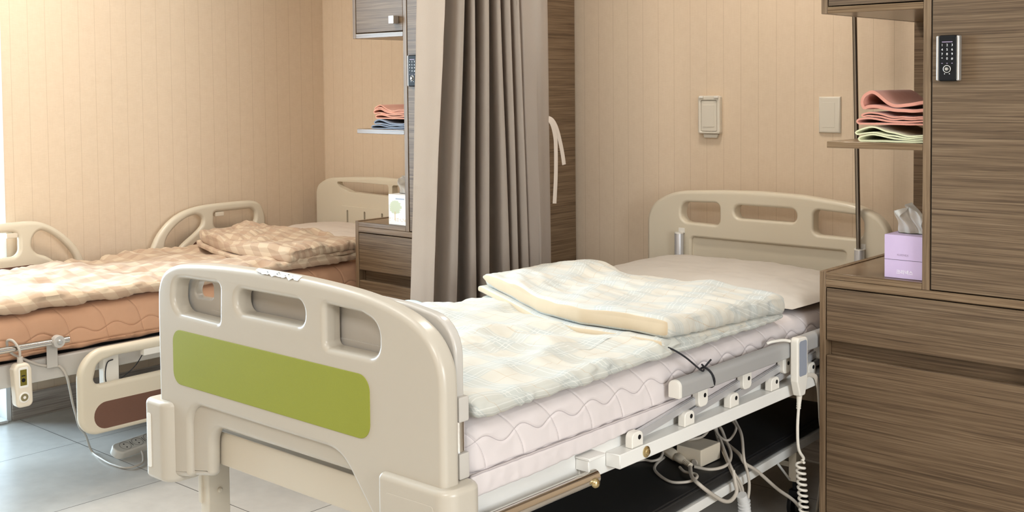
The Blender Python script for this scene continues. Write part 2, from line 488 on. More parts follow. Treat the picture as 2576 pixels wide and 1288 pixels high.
# tall glazed opening to daylight at the left end of the left wall
bm = bmesh.new()
for a in ((.77, .82), (1.34, 1.40), (1.92, 1.97)): add_box(bm, XL - .235, XL - .165, a[0], a[1], .012, CH - .012, .004)
for z in ((.012, .07), (CH - .07, CH - .012)): add_box(bm, XL - .232, XL - .168, -.0 + .822, 1.918, z[0], z[1], .004)
add_box(bm, XL - .24, XL + .004, 1.972, 1.991, .0, CH, .002); add_box(bm, XL - .24, XL + .004, .741, .768, .0, CH, .002); add_box(bm, XL - .24, XL + .02, .769, 1.971, .0, .011, .002)
wf = struct('window_1', bm, M['frame_white'], wn=True)
bm = bmesh.new(); add_box(bm, XL - .203, XL - .197, 0.82, 1.34, .07, CH - .07); add_box(bm, XL - .203, XL - .197, 1.40, 1.92, .07, CH - .07)
obj('window_pane', bm, M['glass'], wf, flat=True)

# ------------------------------------------------------------------ wardrobe-and-desk cabinets
YC, YB = 2.88, 3.517
def board(x0, x1, y0, y1, z0, z1, b=.001): return box(x0, x1, y0, y1, z0, z1, b, 1)
def keypad_lock(x, z, parent):
    """black keypad lock with silver rails, digits and a round key knob"""
    w, h, y = .0575, .115, YC
    bm = bmesh.new()
    add_plate(bm, rect(x + .006, x + w - .006, z, z + h, .006), [], y - .021, y - .0005, .004, XZ, 3, mi=0)
    for a, b in ((0, .0075), (w - .0075, w)):
        add_plate(bm, rpoly([(x + a, z + .001, .003), (x + b, z + .001, .003), (x + b, z + h - .001, .003), (x + a, z + h - .001, .003)]), [], y - .019, y - .0003, .003, XZ, 3, mi=1)
    cx = x + w / 2
    keys = ['1', '2', '3', '4', '5', '6', '7', '8', '9', '*', '0', '#']
    for i, kx in enumerate(keys):
        u0 = cx + (i % 3 - 1) * .0125; v0 = z + h - .025 - (i // 3) * .0112
        merge(bm, text_mesh(kx, .0085, lambda u, v, u0=u0, v0=v0: Vector((u0 + u, y - .0214, v0 + v))), 2)
    add_box(bm, cx - .013, cx + .013, y - .0214, y - .0205, z + h - .018, z + h - .0160, mi=3)
    for q in (-.0125, 0, .0125): add_box(bm, cx + q - .0018, cx + q + .0018, y - .0214, y - .0205, z + .0440, z + .0455, mi=3)
    for q in (-.006, .006): add_lathe(bm, [(.0012, 0), (.0012, .0006)], (cx + q, y - .0208, z + .0185), (0, -1, 0), 8, 2)
    add_lathe(bm, [(.0098, 0), (.0098, .002), (.0088, .0026), (.0078, .002), (.0076, .0004)], (cx, y - .0205, z + .0305), (0, -1, 0), 24, 1)
    add_lathe(bm, [(.0045, 0), (.0045, .004), (.0036, .006), (.002, .0062)], (cx, y - .0205, z + .0305), (0, -1, 0), 18, 1)
    o = obj('keypad_lock', bm, [M['black'], M['silver'], M['white'], M['grey_print']], parent, wn=True)
    o['label'] = 'black keypad lock with silver side rails and a round knob'
    return o
def cabinet(dx, label):
    xl = -1.447 + dx; xi = xl + .018; p0, p1 = -1.1631 + dx, -1.1435 + dx; xr = -.899 + dx; TOP = 2.30
    t = thing('wardrobe_cabinet', (xl + .29, 3.2, 0), label, 'cabinet', 'bedside wardrobe cabinets')
    obj('side_panel', board(xl, xi, YC, YB, 0, .7735), M['wood_edge'], t, wn=True)
    obj('side_panel', board(xr, xr + .018, YC - .001, YB + .018, 0, TOP), M['wood_front'], t, wn=True)
    obj('desk_top', board(xi, p0, YC, YB, .7535, .7714), M['wood_board'], t, wn=True)
    obj('front_rail', board(xi, xr, YC, YC + .02, .7320, .7530), M['wood_board'], t, wn=True)
    obj('drawer', board(xi + .003, xr - .003, YC, YC + .55, .586, .7285), M['wood_front'], t, wn=True)
    obj('cupboard_door', board(xi + .003, xr - .003, YC, YC + .019, .06, .5446), M['wood_front'], t, wn=True)
    obj('finger_groove', board(xi, xr, YC + .035, YC + .05, .54, .59), M['wood_dark'], t, flat=True)
    obj('plinth', board(xi, xr, YC + .03, YC + .05, 0, .058), M['wood_dark'], t, flat=True)
    obj('divider_panel', board(p0, p1, YC, YB, .7535, TOP), M['wood_edge'], t, wn=True)
    d = obj('locker_door', board(p1 + .004, xr - .002, YC, YC + .019, .7565, TOP), M['wood_front'], t, wn=True)
    obj('door_gap', board(p1 + .0004, p1 + .0038, YC + .004, YC + .02, .7535, TOP), M['gap'], t, flat=True)
    keypad_lock(p1 + .0205, 1.2875, d)
    obj('back_panel', board(xl, p0, YB - .006, YB, .772, TOP), M['wood_dark'], t, flat=True)
    obj('shelf', board(xl + .020, p0, YC, YC + .34, 1.1110, 1.1285), M['wood_board'], t, wn=True)
    zu = 1.4725
    obj('upper_side_panel', board(xl + .003, xi + .003, YC, YB, zu, TOP), M['wood_edge'], t, wn=True)
    obj('upper_bottom_board', board(xi + .003, p0, YC, YB, zu, zu + .018), M['wood_board'], t, wn=True)
    u = obj('upper_door', board(xi + .006, p0 - .001, YC, YC + .019, zu + .021, TOP), M['wood_front'], t, wn=True)
    obj('knob', box(p0 - .048 + .0, p0 - .021, YC - .027, YC - .0005, zu + .047, zu + .076, .0012, 1), M['silver'], u, wn=True)['label'] = 'square silver cube knob'
    return t
cabinet(0., 'brown wood-grain wardrobe and desk unit on the right holding the lilac tissue box')
cabinet(-1.937, 'brown wood-grain wardrobe and desk unit half hidden behind the taupe curtain')

# ------------------------------------------------------------------ folded clothes on the shelves
def folded_cloth(name, label, m, lobes, x1, z0, y0, depth, seed, lift=0.):
    """one cloth folded over and over: each lobe (left end, thickness, gap) is a loop seen from its folded end"""
    bm = bmesh.new(); ny = 9; base = lambda s: z0; rnd = random.Random(seed)
    for li, (x0, th, gap) in enumerate(lobes):
        n = 16; w = [rnd.uniform(-1, 1) for _ in range(6)]
        def low(s, base=base, w=w, li=li, th=th): return base(s) + th / 2 + (.0011 * (1 + sin(s * 9 + w[0] * 3)) + .0007 * (1 + sin(s * 21 + w[1] * 3))) * (1 if li else .25)
        def gp(s, gap=gap, w=w): return th + gap * (exp(-((s - .16) / .20) ** 2) * .9 + .28 + .22 * sin(s * 6.5 + w[2] * 2)) + lift * s * 0
        bot = [(x0 + (x1 - x0) * k / n, low(k / n)) for k in range(n + 1)]
        top = [(x0 + (x1 - x0) * k / n, low(k / n) + max(th * 1.02, gp(k / n))) for k in range(n + 1)]
        mid = (x0 - .006, (bot[0][1] + top[0][1]) / 2)
        path = smooth_path([(p[0], p[1], 0) for p in bot[::-1] + [mid] + top], 2); N = len(path); nr = []
        for i, p in enumerate(path):
            t = path[min(i + 1, N - 1)] - path[max(i - 1, 0)]; t.normalize(); nr.append(Vector((-t.y, t.x, 0)))
        def row(sgn, jj):
            y = y0 + depth * jj / ny + .003 * li * (jj == 0) * w[3]; out = []
            for i, p in enumerate(path):
                q = p + nr[i] * (sgn * th / 2 * (.93 if jj in (0, ny) else 1.))
                out.append(bm.verts.new((min(x1, q.x + .0015 * nz(q.x * 20, y * 25, seed)), y + .004 * nz(i * .06, seed, li) * (1 - jj / ny), max(z0, q.y))))
            return out
        A = [row(1, k) for k in range(ny + 1)]; B = [row(-1, k) for k in range(ny + 1)]
        for jj in range(ny):
            for i in range(N - 1):
                bm.faces.new((A[jj][i], A[jj][i + 1], A[jj + 1][i + 1], A[jj + 1][i])); bm.faces.new((B[jj][i + 1], B[jj][i], B[jj + 1][i], B[jj + 1][i + 1]))
            for i in (0, N - 1): bm.faces.new((A[jj][i], A[jj + 1][i], B[jj + 1][i], B[jj][i]))
        for i in range(N - 1):
            bm.faces.new((A[0][i + 1], A[0][i], B[0][i], B[0][i + 1])); bm.faces.new((A[ny][i], A[ny][i + 1], B[ny][i + 1], B[ny][i]))
        base = lambda s, low=low, gp=gp, th=th: low(s) + max(th * 1.02, gp(s)) + th / 2 + .0003
    loc = (x1 - .09, y0 + depth / 2, z0)
    return tag(obj(name, bm, m, loc=loc, angle=60), label, 'folded cloth', 'folded cloths on the shelves')
SZ = 1.1287
folded_cloth('folded_towel', 'pale lime folded cloth under the coral one on the right wardrobe shelf', M['lime_cloth'], [(-1.338, .0045, .010), (-1.346, .0040, .009)], -1.1645, SZ, 2.897, .24, 3)
folded_cloth('folded_towel', 'coral pink folded cloth on top of the lime one on the right shelf', M['coral'], [(-1.345, .0050, .007), (-1.332, .0045, .003), (-1.330, .0090, .022)], -1.1645, SZ + .0455, 2.90, .24, 14)
folded_cloth('folded_towel', 'faded blue folded cloth under the salmon one on the far left shelf', M['blue_cloth'], [(-3.294, .0042, .006), (-3.276, .0045, .007)], -3.102, SZ, 2.897, .24, 21)
folded_cloth('folded_towel', 'salmon folded cloth on top of the blue one on the far left shelf', M['salmon'], [(-3.272, .0050, .006), (-3.284, .0050, .007), (-3.280, .0040, .003)], -3.102, SZ + .038, 2.90, .24, 33)

# ------------------------------------------------------------------ tissue boxes
def tissue_box(x, y, w, label, m, right):
    t = thing('tissue_box', (x, y, .7717), label, 'tissue box'); z = .7717; h = .114
    o = obj('carton', box(x, x + w, y, y + w, z, z + h, .0012, 1), m, t, wn=True)
    bm = bmesh.new(); add_plate(bm, [Vector((x + w / 2 + .04 * cos(a), y + w / 2 + .016 * sin(a))) for a in [k * pi / 12 for k in range(24)]], [], z + h + .0002, z + h + .0006, 0, lambda u, v, d: Vector((u, v, d)), 1)
    obj('slot', bm, M['gap'], o, flat=True)
    bm = bmesh.new(); nu, nv = 22, 26; G = []
    for j in range(nv + 1):
        s = j / nv; row = []
        for i in range(nu + 1):
            u = i / nu * 2 - 1
            wd = .030 + .016 * sin(s * pi * .9) - .012 * s * s
            zz = z + h - .006 + s * (.095 if right else .070) + .006 * cos(u * 3) * s
            yy = y + w / 2 + (.012 * sin(u * 4.2 + s * 3) + .010 * sin(u * 9 + s * 5)) * (.25 + .75 * s) - .022 * s * s
            xx = x + w / 2 + u * wd * (1 - .25 * s) - (.014 if right else .002) * s + .006 * sin(s * 9 + u * 2)
            if right and s > .75: zz -= (s - .75) * .08 * (1 - u)
            row.append(bm.verts.new((xx, yy, zz)))
        G.append(row)
    for j in range(nv):
        for i in range(nu): bm.faces.new((G[j][i], G[j][i + 1], G[j + 1][i + 1], G[j + 1][i]))
    bmesh.ops.solidify(bm, geom=bm.faces[:], thickness=.0008)
    obj('tissue', bm, M['paper'], t, angle=70)
    return t, o
t, o = tissue_box(-1.274, 2.904, .1095, 'lilac cube tissue box with white lettering on the right desk top', M['lilac'], True)
bm = bmesh.new(); yf = 2.9036
merge(bm, text_mesh('크리넥스', .0125, lambda u, v: Vector((-1.219 + u, yf, .7717 + .0165 + v))), 0)
merge(bm, text_mesh('KLEENEX', .0075, lambda u, v: Vector((-1.224 + u, yf, .7717 + .062 + v))), 1)
add_box(bm, -1.2735, -1.1652, yf - .0001, yf + .0002, .7717 + .0485, .7717 + .0493, mi=2)
obj('printing', bm, [M['white'], M['grey_print'], M['gap']], o, flat=True)
t, o = tissue_box(-3.205, 2.892, .100, 'white cube tissue box printed with a small green tree, beside the curtain', M['treebox'], False)
obj('printing', box(-3.165, -3.118, 2.8915, 2.8922, .7717 + .096, .7717 + .101), M['screen_blue'], o, flat=True)

# ------------------------------------------------------------------ wall fittings
t = thing('wall_outlet', (-2.214, YW - .01, 1.10), 'ivory hinged socket cover on the wall, left of the plain switch plate', 'outlet')
bm = bmesh.new(); add_plate(bm, rect(-2.258, -2.168, 1.108, 1.245, .008), [rect(-2.247, -2.181, 1.116, 1.228, .004)], YW - .022, YW, .004, XZ, 3)
obj('cover_frame', bm, M['ivory_switch'], t, wn=True)
bm = bmesh.new(); add_plate(bm, rect(-2.246, -2.182, 1.117, 1.227, .004), [], YW - .019, YW - .002, .002, XZ, 2)
add_plate(bm, rect(-2.238, -2.191, 1.132, 1.212, .003), [], YW - .021, YW - .018, .0012, XZ, 2)
obj('flap', bm, M['ivory_switch'], t, wn=True)
for u in (-2.250, -2.188): obj('hinge', box(u, u + .017, YW - .029, YW - .018, 1.236, 1.244, .002), M['white_plastic'], t, wn=True)
bm = bmesh.new(); add_plate(bm, rpoly([(-2.243, 1.107, .002), (-2.180, 1.107, .002), (-2.186, 1.093, .002), (-2.238, 1.093, .002)]), [], YW - .012, YW, .002, XZ, 2)
obj('lower_lip', bm, M['ivory_switch'], t, wn=True)
t = thing('wall_switch', (-1.755, YW - .01, 1.118), 'plain ivory rectangular switch plate on the wall, right of the hinged socket', 'switch')
bm = bmesh.new(); add_plate(bm, [Vector(q) for q in ((-1.793, 1.119), (-1.714, 1.119), (-1.714, 1.241), (-1.793, 1.241))], [], YW - .010, YW, .0085, XZ, 5, rback=0)
obj('plate', bm, M['ivory_switch'], t, wn=True)
bm = bmesh.new(); add_plate(bm, rect(-1.778, -1.733, 1.138, 1.222, .001), [], YW - .0108, YW - .008, .0006, XZ, 2)
obj('rocker', bm, M['ivory_switch'], t, wn=True)

# ------------------------------------------------------------------ curtain
CT = [2.4512, 2.5057, 2.5792, 2.6678, 2.7143, 2.7828, 2.8413, 2.8891, 2.9358, 3.0508, 3.1026]
CB = [2.4108, 2.4650, 2.5187, 2.6206, 2.7079, 2.7692, 2.8740, 2.9167, 2.9706, 3.0493, 3.1104]
DT = [.215, .20, .16, .14, .075, .07, .03]
DB = [.215, .215, .08, .215, .05, .07, .03]
def curtain_path(z):
    t = min(1.5, max(-.6, (1.533 - z) / .852)); e = [p + (q - p) * t for p, q in zip(CT, CB)]; dp = [max(.02, p + (q - p) * min(1, max(0, t))) for p, q in zip(DT, DB)]
    X = -2.575
    P = [(X - .003, e[0] + .003), (X - .003, e[0] + .015), (X - .004, e[1]), (X + .001, e[2] - .03), (X - .001, e[2] - .007), (X - .010, e[2])]
    for g in range(6):
        r0, r1, d = e[2 + g], e[3 + g], dp[g]; w = r1 - r0
        P += [(X - .35 * d, r0 + .003), (X - .8 * d, r0 + .08 * w), (X - d, r0 + .24 * w), (X - .85 * d, r0 + .40 * w), (X - .50 * d, r0 + .47 * w), (X - .22 * d, r0 + .56 * w), (X - .05 * d, r0 + .70 * w), (X + .002, r0 + .88 * w), (X - .006, r1)]
    r0 = e[8]; d = dp[6]
    P += [(X - .5 * d, r0 + .003), (X - d, r0 + .012), (X - .6 * d, r0 + .022), (X - .012, r0 + .04), (X - .003, r0 + .07), (X - .004, e[9] - .02), (X - .008, e[9]), (X - .020, e[9] + .03), (X - .035, e[10] + .018), (X - .055, e[10] + .014)]
    return smooth_path([(p, q + .86 * max(0, X - .014 - p) * (1 if q < e[9] else 0), 0) for p, q in P], 5)
t = thing('privacy_curtain', (-2.62, 2.78, .05), 'taupe floor length privacy curtain drawn back between the two beds', 'curtain')
bm = bmesh.new(); Z0, Z1, nzv = .06, 2.36, 60; rows = []
for j in range(nzv + 1):
    z = Z0 + (Z1 - Z0) * j / nzv; row = []
    sp = curtain_path(z)
    for i, p in enumerate(sp):
        s = i / (len(sp) - 1)
        x = p.x + .004 * nz(s * 14, z * 1.6, 2.) + (.0025 * nz(s * 40, z * 9, 4.) if s < .12 else 0)
        row.append(bm.verts.new((x, p.y + .002 * nz(s * 9, z * 1.4, 5.), z)))
    rows.append(row)
for a, b in zip(rows, rows[1:]):
    for i in range(len(sp) - 1): bm.faces.new((a[i], a[i + 1], b[i + 1], b[i]))
bmesh.ops.solidify(bm, geom=bm.faces[:], thickness=.002)
obj('curtain_cloth', bm, M['curtain'], t, angle=80)
bm = bmesh.new()
for pts in ([(-2.622, 3.098, 1.175), (-2.606, 3.128, 1.168), (-2.60, 3.147, 1.145), (-2.60, 3.165, 1.109), (-2.60, 3.184, 1.051), (-2.60, 3.195, 1.002)], [(-2.622, 3.098, 1.175), (-2.604, 3.126, 1.160), (-2.601, 3.146, 1.110), (-2.602, 3.152, 1.05), (-2.602, 3.150, .96), (-2.602, 3.142, .866)]):
    add_tube(bm, smooth_path(pts, 6), .0008, 8, rx=.008, up=(1, 0, 0))
obj('tie_ribbon', bm, M['curtain'], t, angle=70)
tag(obj('curtain_track', box(-2.59, -2.56, .6, 3.50, 2.37, 2.392, .003), M['white_paint'], loc=(-2.575, 2.0, 2.37), wn=True), 'white curtain track hung above the taupe curtain', 'curtain track')
# ------------------------------------------------------------------ near bed (right)
BX0, BX1, BY0, BY1 = -2.422, -1.469, 1.45, 3.49
bed = thing('hospital_bed', (-1.945, 2.45, 0), 'ivory hospital bed with lime green foot panel, beside the right wardrobe', 'bed', 'hospital beds')
TOPC = [(-1.466, .56), (-1.466, .70), (-1.4665, .745), (-1.474, .780), (-1.498, .818), (-1.541, .848), (-1.606, .870), (-1.697, .885), (-1.820, .8935), (-1.950, .8965), (-2.153, .8935), (-2.290, .885), (-2.352, .876), (-2.395, .857), (-2.4175, .825), (-2.424, .775), (-2.424, .56)]
def FT(low):
    """rounded lower outline plus the smooth arched top"""
    L = rpoly(low + [(-1.466, .56, 0), (-2.424, .56, 0)])
    arc = [Vector((p.x, p.y)) for p in smooth_path([(u, v, 0) for u, v in TOPC], 5)]
    return L[:-2] + arc
foot_out = FT([(-2.440, .362, .02), (-2.236, .400, .012), (-2.232, .518, .045), (-1.700, .520, .060), (-1.655, .440, .05), (-1.640, .365, .01), (-1.449, .365, .02)])
foot_front = FT([(-2.440, .362, .02), (-2.300, .388, .012), (-2.300, .562, .05), (-1.760, .562, .09), (-1.655, .44, .05), (-1.640, .365, .01), (-1.449, .365, .02)])
h1 = rpoly([(-2.362, .768, .035), (-2.170, .765, .010), (-2.166, .853, .012), (-2.30, .850, .02), (-2.350, .846, .035)])
h2 = rect(-2.106, -1.868, .797, .850, .024)
h3 = rpoly([(-1.803, .765, .012), (-1.640, .765, .03), (-1.640, .832, .035), (-1.69, .848, .03), (-1.803, .852, .010)])
bm = bmesh.new()
grow = lambda h: (lambda L: inset(L if area2(L) > 0 else L[::-1], -.0012))(clean([Vector(p[:2]) for p in h]))
add_plate(bm, foot_out, [grow(h) for h in (h1, h2, h3)], 1.462, 1.494, .014, XZ, 5, rh=.005)
add_plate(bm, foot_front, [h1, h2, h3], 1.448, 1.4762, .0135, XZ, 5, rh=.012, rback=0)
fb = obj('footboard', bm, M['abs'], bed, wn=True, recalc=True)
bm = bmesh.new(); add_plate(bm, rpoly([(-2.356, .6015, .030), (-1.666, .6015, .032), (-1.666, .729, .032), (-2.356, .729, .030)]), [], 1.4465, 1.4495, .0006, XZ, 2)
obj('colour_panel', bm, M['green'], fb, wn=True)['label'] = 'lime green colour panel'
for x0, x1, s in ((-2.462, -2.352, 0), (-1.632, -1.441, 1)):
    bm = bmesh.new(); L = rpoly([(x0, 1.428, .020), (x1, 1.428, .040), (x1, 1.53, .03), (x0, 1.53, .03)]) if not s else rpoly([(x0, 1.432, .012), (x1, 1.432, .034), (x1, 1.53, .03), (x0, 1.53, .03)])
    add_plate(bm, L, [], .362, .553, .012, lambda u, v, d: Vector((u, v, d)), 4)
    o = obj('corner_bumper', bm, M['abs'], fb, wn=True)
    bm = bmesh.new()
    if not s: add_plate(bm, rect(-2.4430, -2.428, .39, .52, .005), [], 1.4268, 1.436, .0006, XZ, 2)
    else: add_plate(bm, rpoly([(-1.607, .36, .004), (-1.478, .36, .004), (-1.478, .522, .008), (-1.607, .520, .008)]), [], 1.4310, 1.434, .0006, XZ, 2)
    obj('bumper_inlay', bm, M['white_plastic'] if not s else M['abs'], o, wn=True)
# torn paper left on the top edge
bm = bmesh.new(); n = 26; A, B = [], []
for i in range(n + 1):
    x = -2.035 + .150 * i / n; zt = .9065 - .0065 - .028 * max(0, (x + 1.95)) - .014; ti = .15 + .5 * abs(nz(i * .35, 3.1)); te = 1.15 + .35 * nz(i * .5, 9.) - .4 * max(0, 1 - i / 6)
    for L, an in ((A, 1.5708 - ti * .3), (B, 1.5708 - te)):
        L.append(bm.verts.new((x, 1.4615 - .0142 * cos(an), zt + .0008 + .0142 * sin(an))))
for i in range(n): bm.faces.new((A[i], A[i + 1], B[i + 1], B[i]))
rs = random.Random(5)
for k in range(15):
    i = rs.randint(7, n - 3); an = 1.5708 - rs.uniform(.35, .95); ln = rs.uniform(.002, .006); x = -2.035 + .150 * i / n; zt = .9065 - .0065 - .028 * max(0, (x + 1.95)) - .014; q = []
    for sx, da in ((0, 0), (ln, rs.uniform(-.12, .12)), (ln, .07), (0, .07)): q.append(bm.verts.new((x + sx, 1.4615 - .0146 * cos(an + da), zt + .0008 + .0146 * sin(an + da))))
    bm.faces.new(q).material_index = 1
obj('paper_scrap', bm, [M['scrap'], M['black']], fb, flat=False)['label'] = 'torn white sticker scrap on the top edge'
# grey table panel parked inside the footboard
tab = rpoly([(-2.405, .60, .02), (-1.4835, .60, .004), (-1.4835, .850, .075), (-1.62, .869, .2), (-1.95, .878, .6), (-2.28, .869, .2), (-2.405, .850, .075)])
bm = bmesh.new(); add_plate(bm, tab, [rpoly([(-2.350, .797, .018), (-2.268, .800, .012), (-2.268, .838, .012), (-2.330, .836, .02)]), rpoly([(-1.625, .772, .01), (-1.530, .772, .012), (-1.527, .825, .045), (-1.625, .843, .01)])], 1.500, 1.523, .006, XZ, 4)
add_plate(bm, rpoly([(-2.29, .62, .02), (-1.66, .62, .02), (-1.66, .775, .02), (-2.29, .775, .02)]), [], 1.4985, 1.502, .001, XZ, 2)
tp = obj('table_panel', bm, M['abs_grey'], bed, wn=True)
tp['label'] = 'light grey folded table panel behind the footboard'
for z0, z1 in ((.661, .709), (.553, .603)): obj('hinge_block', box(-1.526, -1.474, 1.498, 1.526, z0, z1, .004), M['abs_grey'], tp, wn=True)
obj('hinge_block', box(-1.526, -1.514, 1.498, 1.526, .598, .667, .002), M['abs_grey'], tp, wn=True)
obj('hinge_tube', tube([(-1.496, 1.512, .575), (-1.496, 1.512, .69)], .0155, 20), M['chrome'], tp)
obj('support_tube', tube(smooth_path([(-1.492, 1.512, .56), (-1.492, 1.512, .50), (-1.486, 1.516, .46), (-1.475, 1.55, .435), (-1.475, 1.60, .430)], 6), .010, 14), M['chrome'], tp)
# frame
for x0, x1 in ((-2.385, -2.355), (-1.535, -1.505)):
    bm = bmesh.new(); L = rpoly([(x0, .434, .004), (x1, .434, .004), (x1, .505, .006), (x0, .505, .006)], 3)
    add_plate(bm, L, [], 1.535, 3.42, 0, lambda u, v, d: Vector((u, d, v)), 1)
    obj('side_beam', bm, M['white_paint'], bed, wn=True)
obj('end_beam', box(-2.353, -1.537, 1.497, 1.533, .418, .498, .004), M['cream_paint'], bed, wn=True)
obj('end_beam', box(-2.353, -1.537, 3.38, 3.42, .434, .498, .004), M['cream_paint'], bed, wn=True)
obj('mattress_deck', box(-2.353, -1.537, 1.54, 3.37, .482, .500, .003), M['deck'], bed, wn=True)
for x in (-2.393, -1.585):
    for y in (1.536, 3.33):
        lg = obj('leg', box(x, x + .036, y, y + .060, .03, .433, .003), M['cream_paint'], bed, wn=True)
        bm = add_lathe(bmesh.new(), [(.016, 0), (.024, .004), (.024, .024), (.018, .030)], (x + .018, y + .03, 0), (0, 0, 1), 18)
        obj('foot_pad', bm, M['rubber'], lg)
        if y < 2:
            bm = box(x - .004, x + .010, y - .004, y + .03, .285, .40, .002)
            for z in (.315, .375): add_lathe(bm, [(.007, 0), (.007, .003), (.004, .006)], (x + .036, y + .03, z), (1, 0, 0), 12)
            obj('leg_bracket', bm, M['cream_paint'], lg, wn=True)
# headboard
hb_out = rpoly([(-2.412, .45, .02), (-1.494, .45, .02), (-1.494, .845, .10), (-1.60, .897, .25), (-1.80, .917, .5), (-1.953, .921, .6), (-2.10, .917, .5), (-2.30, .905, .25), (-2.412, .845, .10)])
HH = [rpoly([(-2.270, .797, .03), (-2.106, .793, .02), (-2.106, .873, .02), (-2.262, .868, .03)]), rect(-2.048, -1.812, .824, .870, .022), rpoly([(-1.753, .790, .02), (-1.577, .788, .03), (-1.580, .864, .03), (-1.753, .873, .02)])]
bm = bmesh.new(); add_plate(bm, hb_out, [grow(h) for h in HH], 3.452, 3.490, .016, XZ, 5, rh=.008)
add_plate(bm, hb_out, HH + [rect(-2.222, -1.639, .52, .745, .012)], 3.440, 3.4685, .0135, XZ, 5, rh=.009, rback=0)
hb = obj('headboard', bm, M['abs_warm'], bed, wn=True)
for x in (-2.260, -1.583):
    bm = add_lathe(bmesh.new(), [(.016, 0), (.016, .205), (.0155, .207)], (x, 3.421, .55), (0, 0, 1), 20)
    o = obj('pole_socket', bm, M['alu'], hb)
    bm = bmesh.new(); add_lathe(bm, [(.0165, 0), (.0165, .004), (.011, .004), (.011, -.002)], (x, 3.421, .757), (0, 0, 1), 20)
    add_box(bm, x - .013, x + .013, 3.4375, 3.4395, .757, .775, .001)
    obj('socket_cap', bm, M['white_plastic'], o, wn=True)
# collapsed guard rail on the right flank
XG = -1.486
bm = box(-1.505, -1.465, 1.985, 3.30, .450, .482, .002, 1)
sr = obj('guard_rail_base', bm, M['white_paint'], bed, wn=True)
bm = bmesh.new(); add_lathe(bm, [(.013, 0), (.013, .002), (.008, .004), (.007, .007), (.003, .008)], (-1.465, 2.083, .466), (1, 0, 0), 18)
obj('bolt', bm, M['brass'], sr)
base_y = [2.056, 2.266, 2.470, 2.675, 2.880, 3.085]; top_y = [2.326, 2.532, 2.738, 2.943, 3.148]
D = rpoly([(-1.486, .560, .004), (-1.454, .560, .004), (-1.454, .603, .0158), (-1.486, .603, .0158)], 8)
bm = bmesh.new(); add_plate(bm, D, [], 2.212, 3.26, 0, lambda u, v, d: Vector((u, d, v)), 1)
gr = obj('guard_rail_tube', bm, M['alu_dark'], bed, wn=True)
bm = bmesh.new(); add_plate(bm, D, [], 2.202, 2.213, .002, lambda u, v, d: Vector((u, d, v)), 2)
obj('end_cap', bm, M['white_plastic'], gr, wn=True)
def bracket(y, z0, z1, up, par):
    bm = bmesh.new(); w = .021
    L = rpoly([(y - w, z0, .002 if up else .014), (y + w, z0, .002 if up else .014), (y + w, z1, .014 if up else .002), (y - w, z1, .014 if up else .002)])
    add_plate(bm, L, [], -1.4880 if up else -1.487, -1.468, .0025, YZ, 3)
    o = obj('bracket', bm, M['white_plastic'], par, wn=True)
    bm = bmesh.new(); add_lathe(bm, [(.0055, 0), (.0055, .0008)], (-1.4682, y + .006, (z0 + z1) / 2 + .004), (1, 0, 0), 14)
    return merge_into(o, bm, M['black'])
def merge_into(o, bm, m):
    """adds a small detail in another material to an existing part"""
    off = parent_origin(o) ; me = o.data; b2 = bmesh.new(); b2.from_mesh(me); n = len(b2.faces)
    for v in bm.verts: v.co -= off
    tmp = bpy.data.meshes.new('tmp'); bm.to_mesh(tmp); bm.free(); b2.from_mesh(tmp); bpy.data.meshes.remove(tmp)
    b2.faces.ensure_lookup_table(); me.materials.append(m)
    for f in b2.faces[n:]: f.material_index = len(me.materials) - 1
    b2.to_mesh(me); b2.free(); return o
for y in base_y: bracket(y, .4825, .517, True, sr)
for y in top_y: bracket(y, .515, .5595, False, gr)
for y, yt in zip(base_y, top_y):
    bm = bmesh.new(); d = Vector((0, yt - y, .030)).normalized(); u = Vector((0, -d.z, d.y)); a = Vector((-1.484, y, .500)); b = Vector((-1.484, yt, .532))
    vs = []
    for p in (a, b):
        for sx, su in ((-.006, -.010), (.006, -.010), (.006, .010), (-.006, .010)): vs.append(bm.verts.new(p + Vector((sx, 0, 0)) + u * su))
    for q in ((0, 1, 2, 3), (7, 6, 5, 4), (0, 4, 5, 1), (1, 5, 6, 2), (2, 6, 7, 3), (3, 7, 4, 0)): bm.faces.new([vs[i] for i in q])
    bmesh.ops.bevel(bm, geom=bm.edges[:], offset=.002, segments=2, affect='EDGES')
    obj('link_arm', bm, M['alu'], sr, wn=True)
# polished holder bar at the foot end of the flank
hr = obj('holder_bar', tube([(-1.472, 1.545, .456), (-1.472, 1.905, .456)], .0155, 22), M['chrome'], bed)
obj('bolt', add_lathe(bmesh.new(), [(.011, 0), (.011, .003), (.008, .008), (.003, .010)], (-1.457, 1.885, .450), (1, 0, 0), 18), M['brass'], hr)
bm = bmesh.new(); add_box(bm, -1.5045, -1.499, 1.888, 1.922, .440, .4935, .001, 1); add_box(bm, -1.5045, -1.470, 1.880, 1.8865, .470, .4935, .001, 1); add_box(bm, -1.5045, -1.466, 1.878, 1.935, .494, .500, .001, 1)
obj('bar_bracket', bm, M['white_paint'], hr)

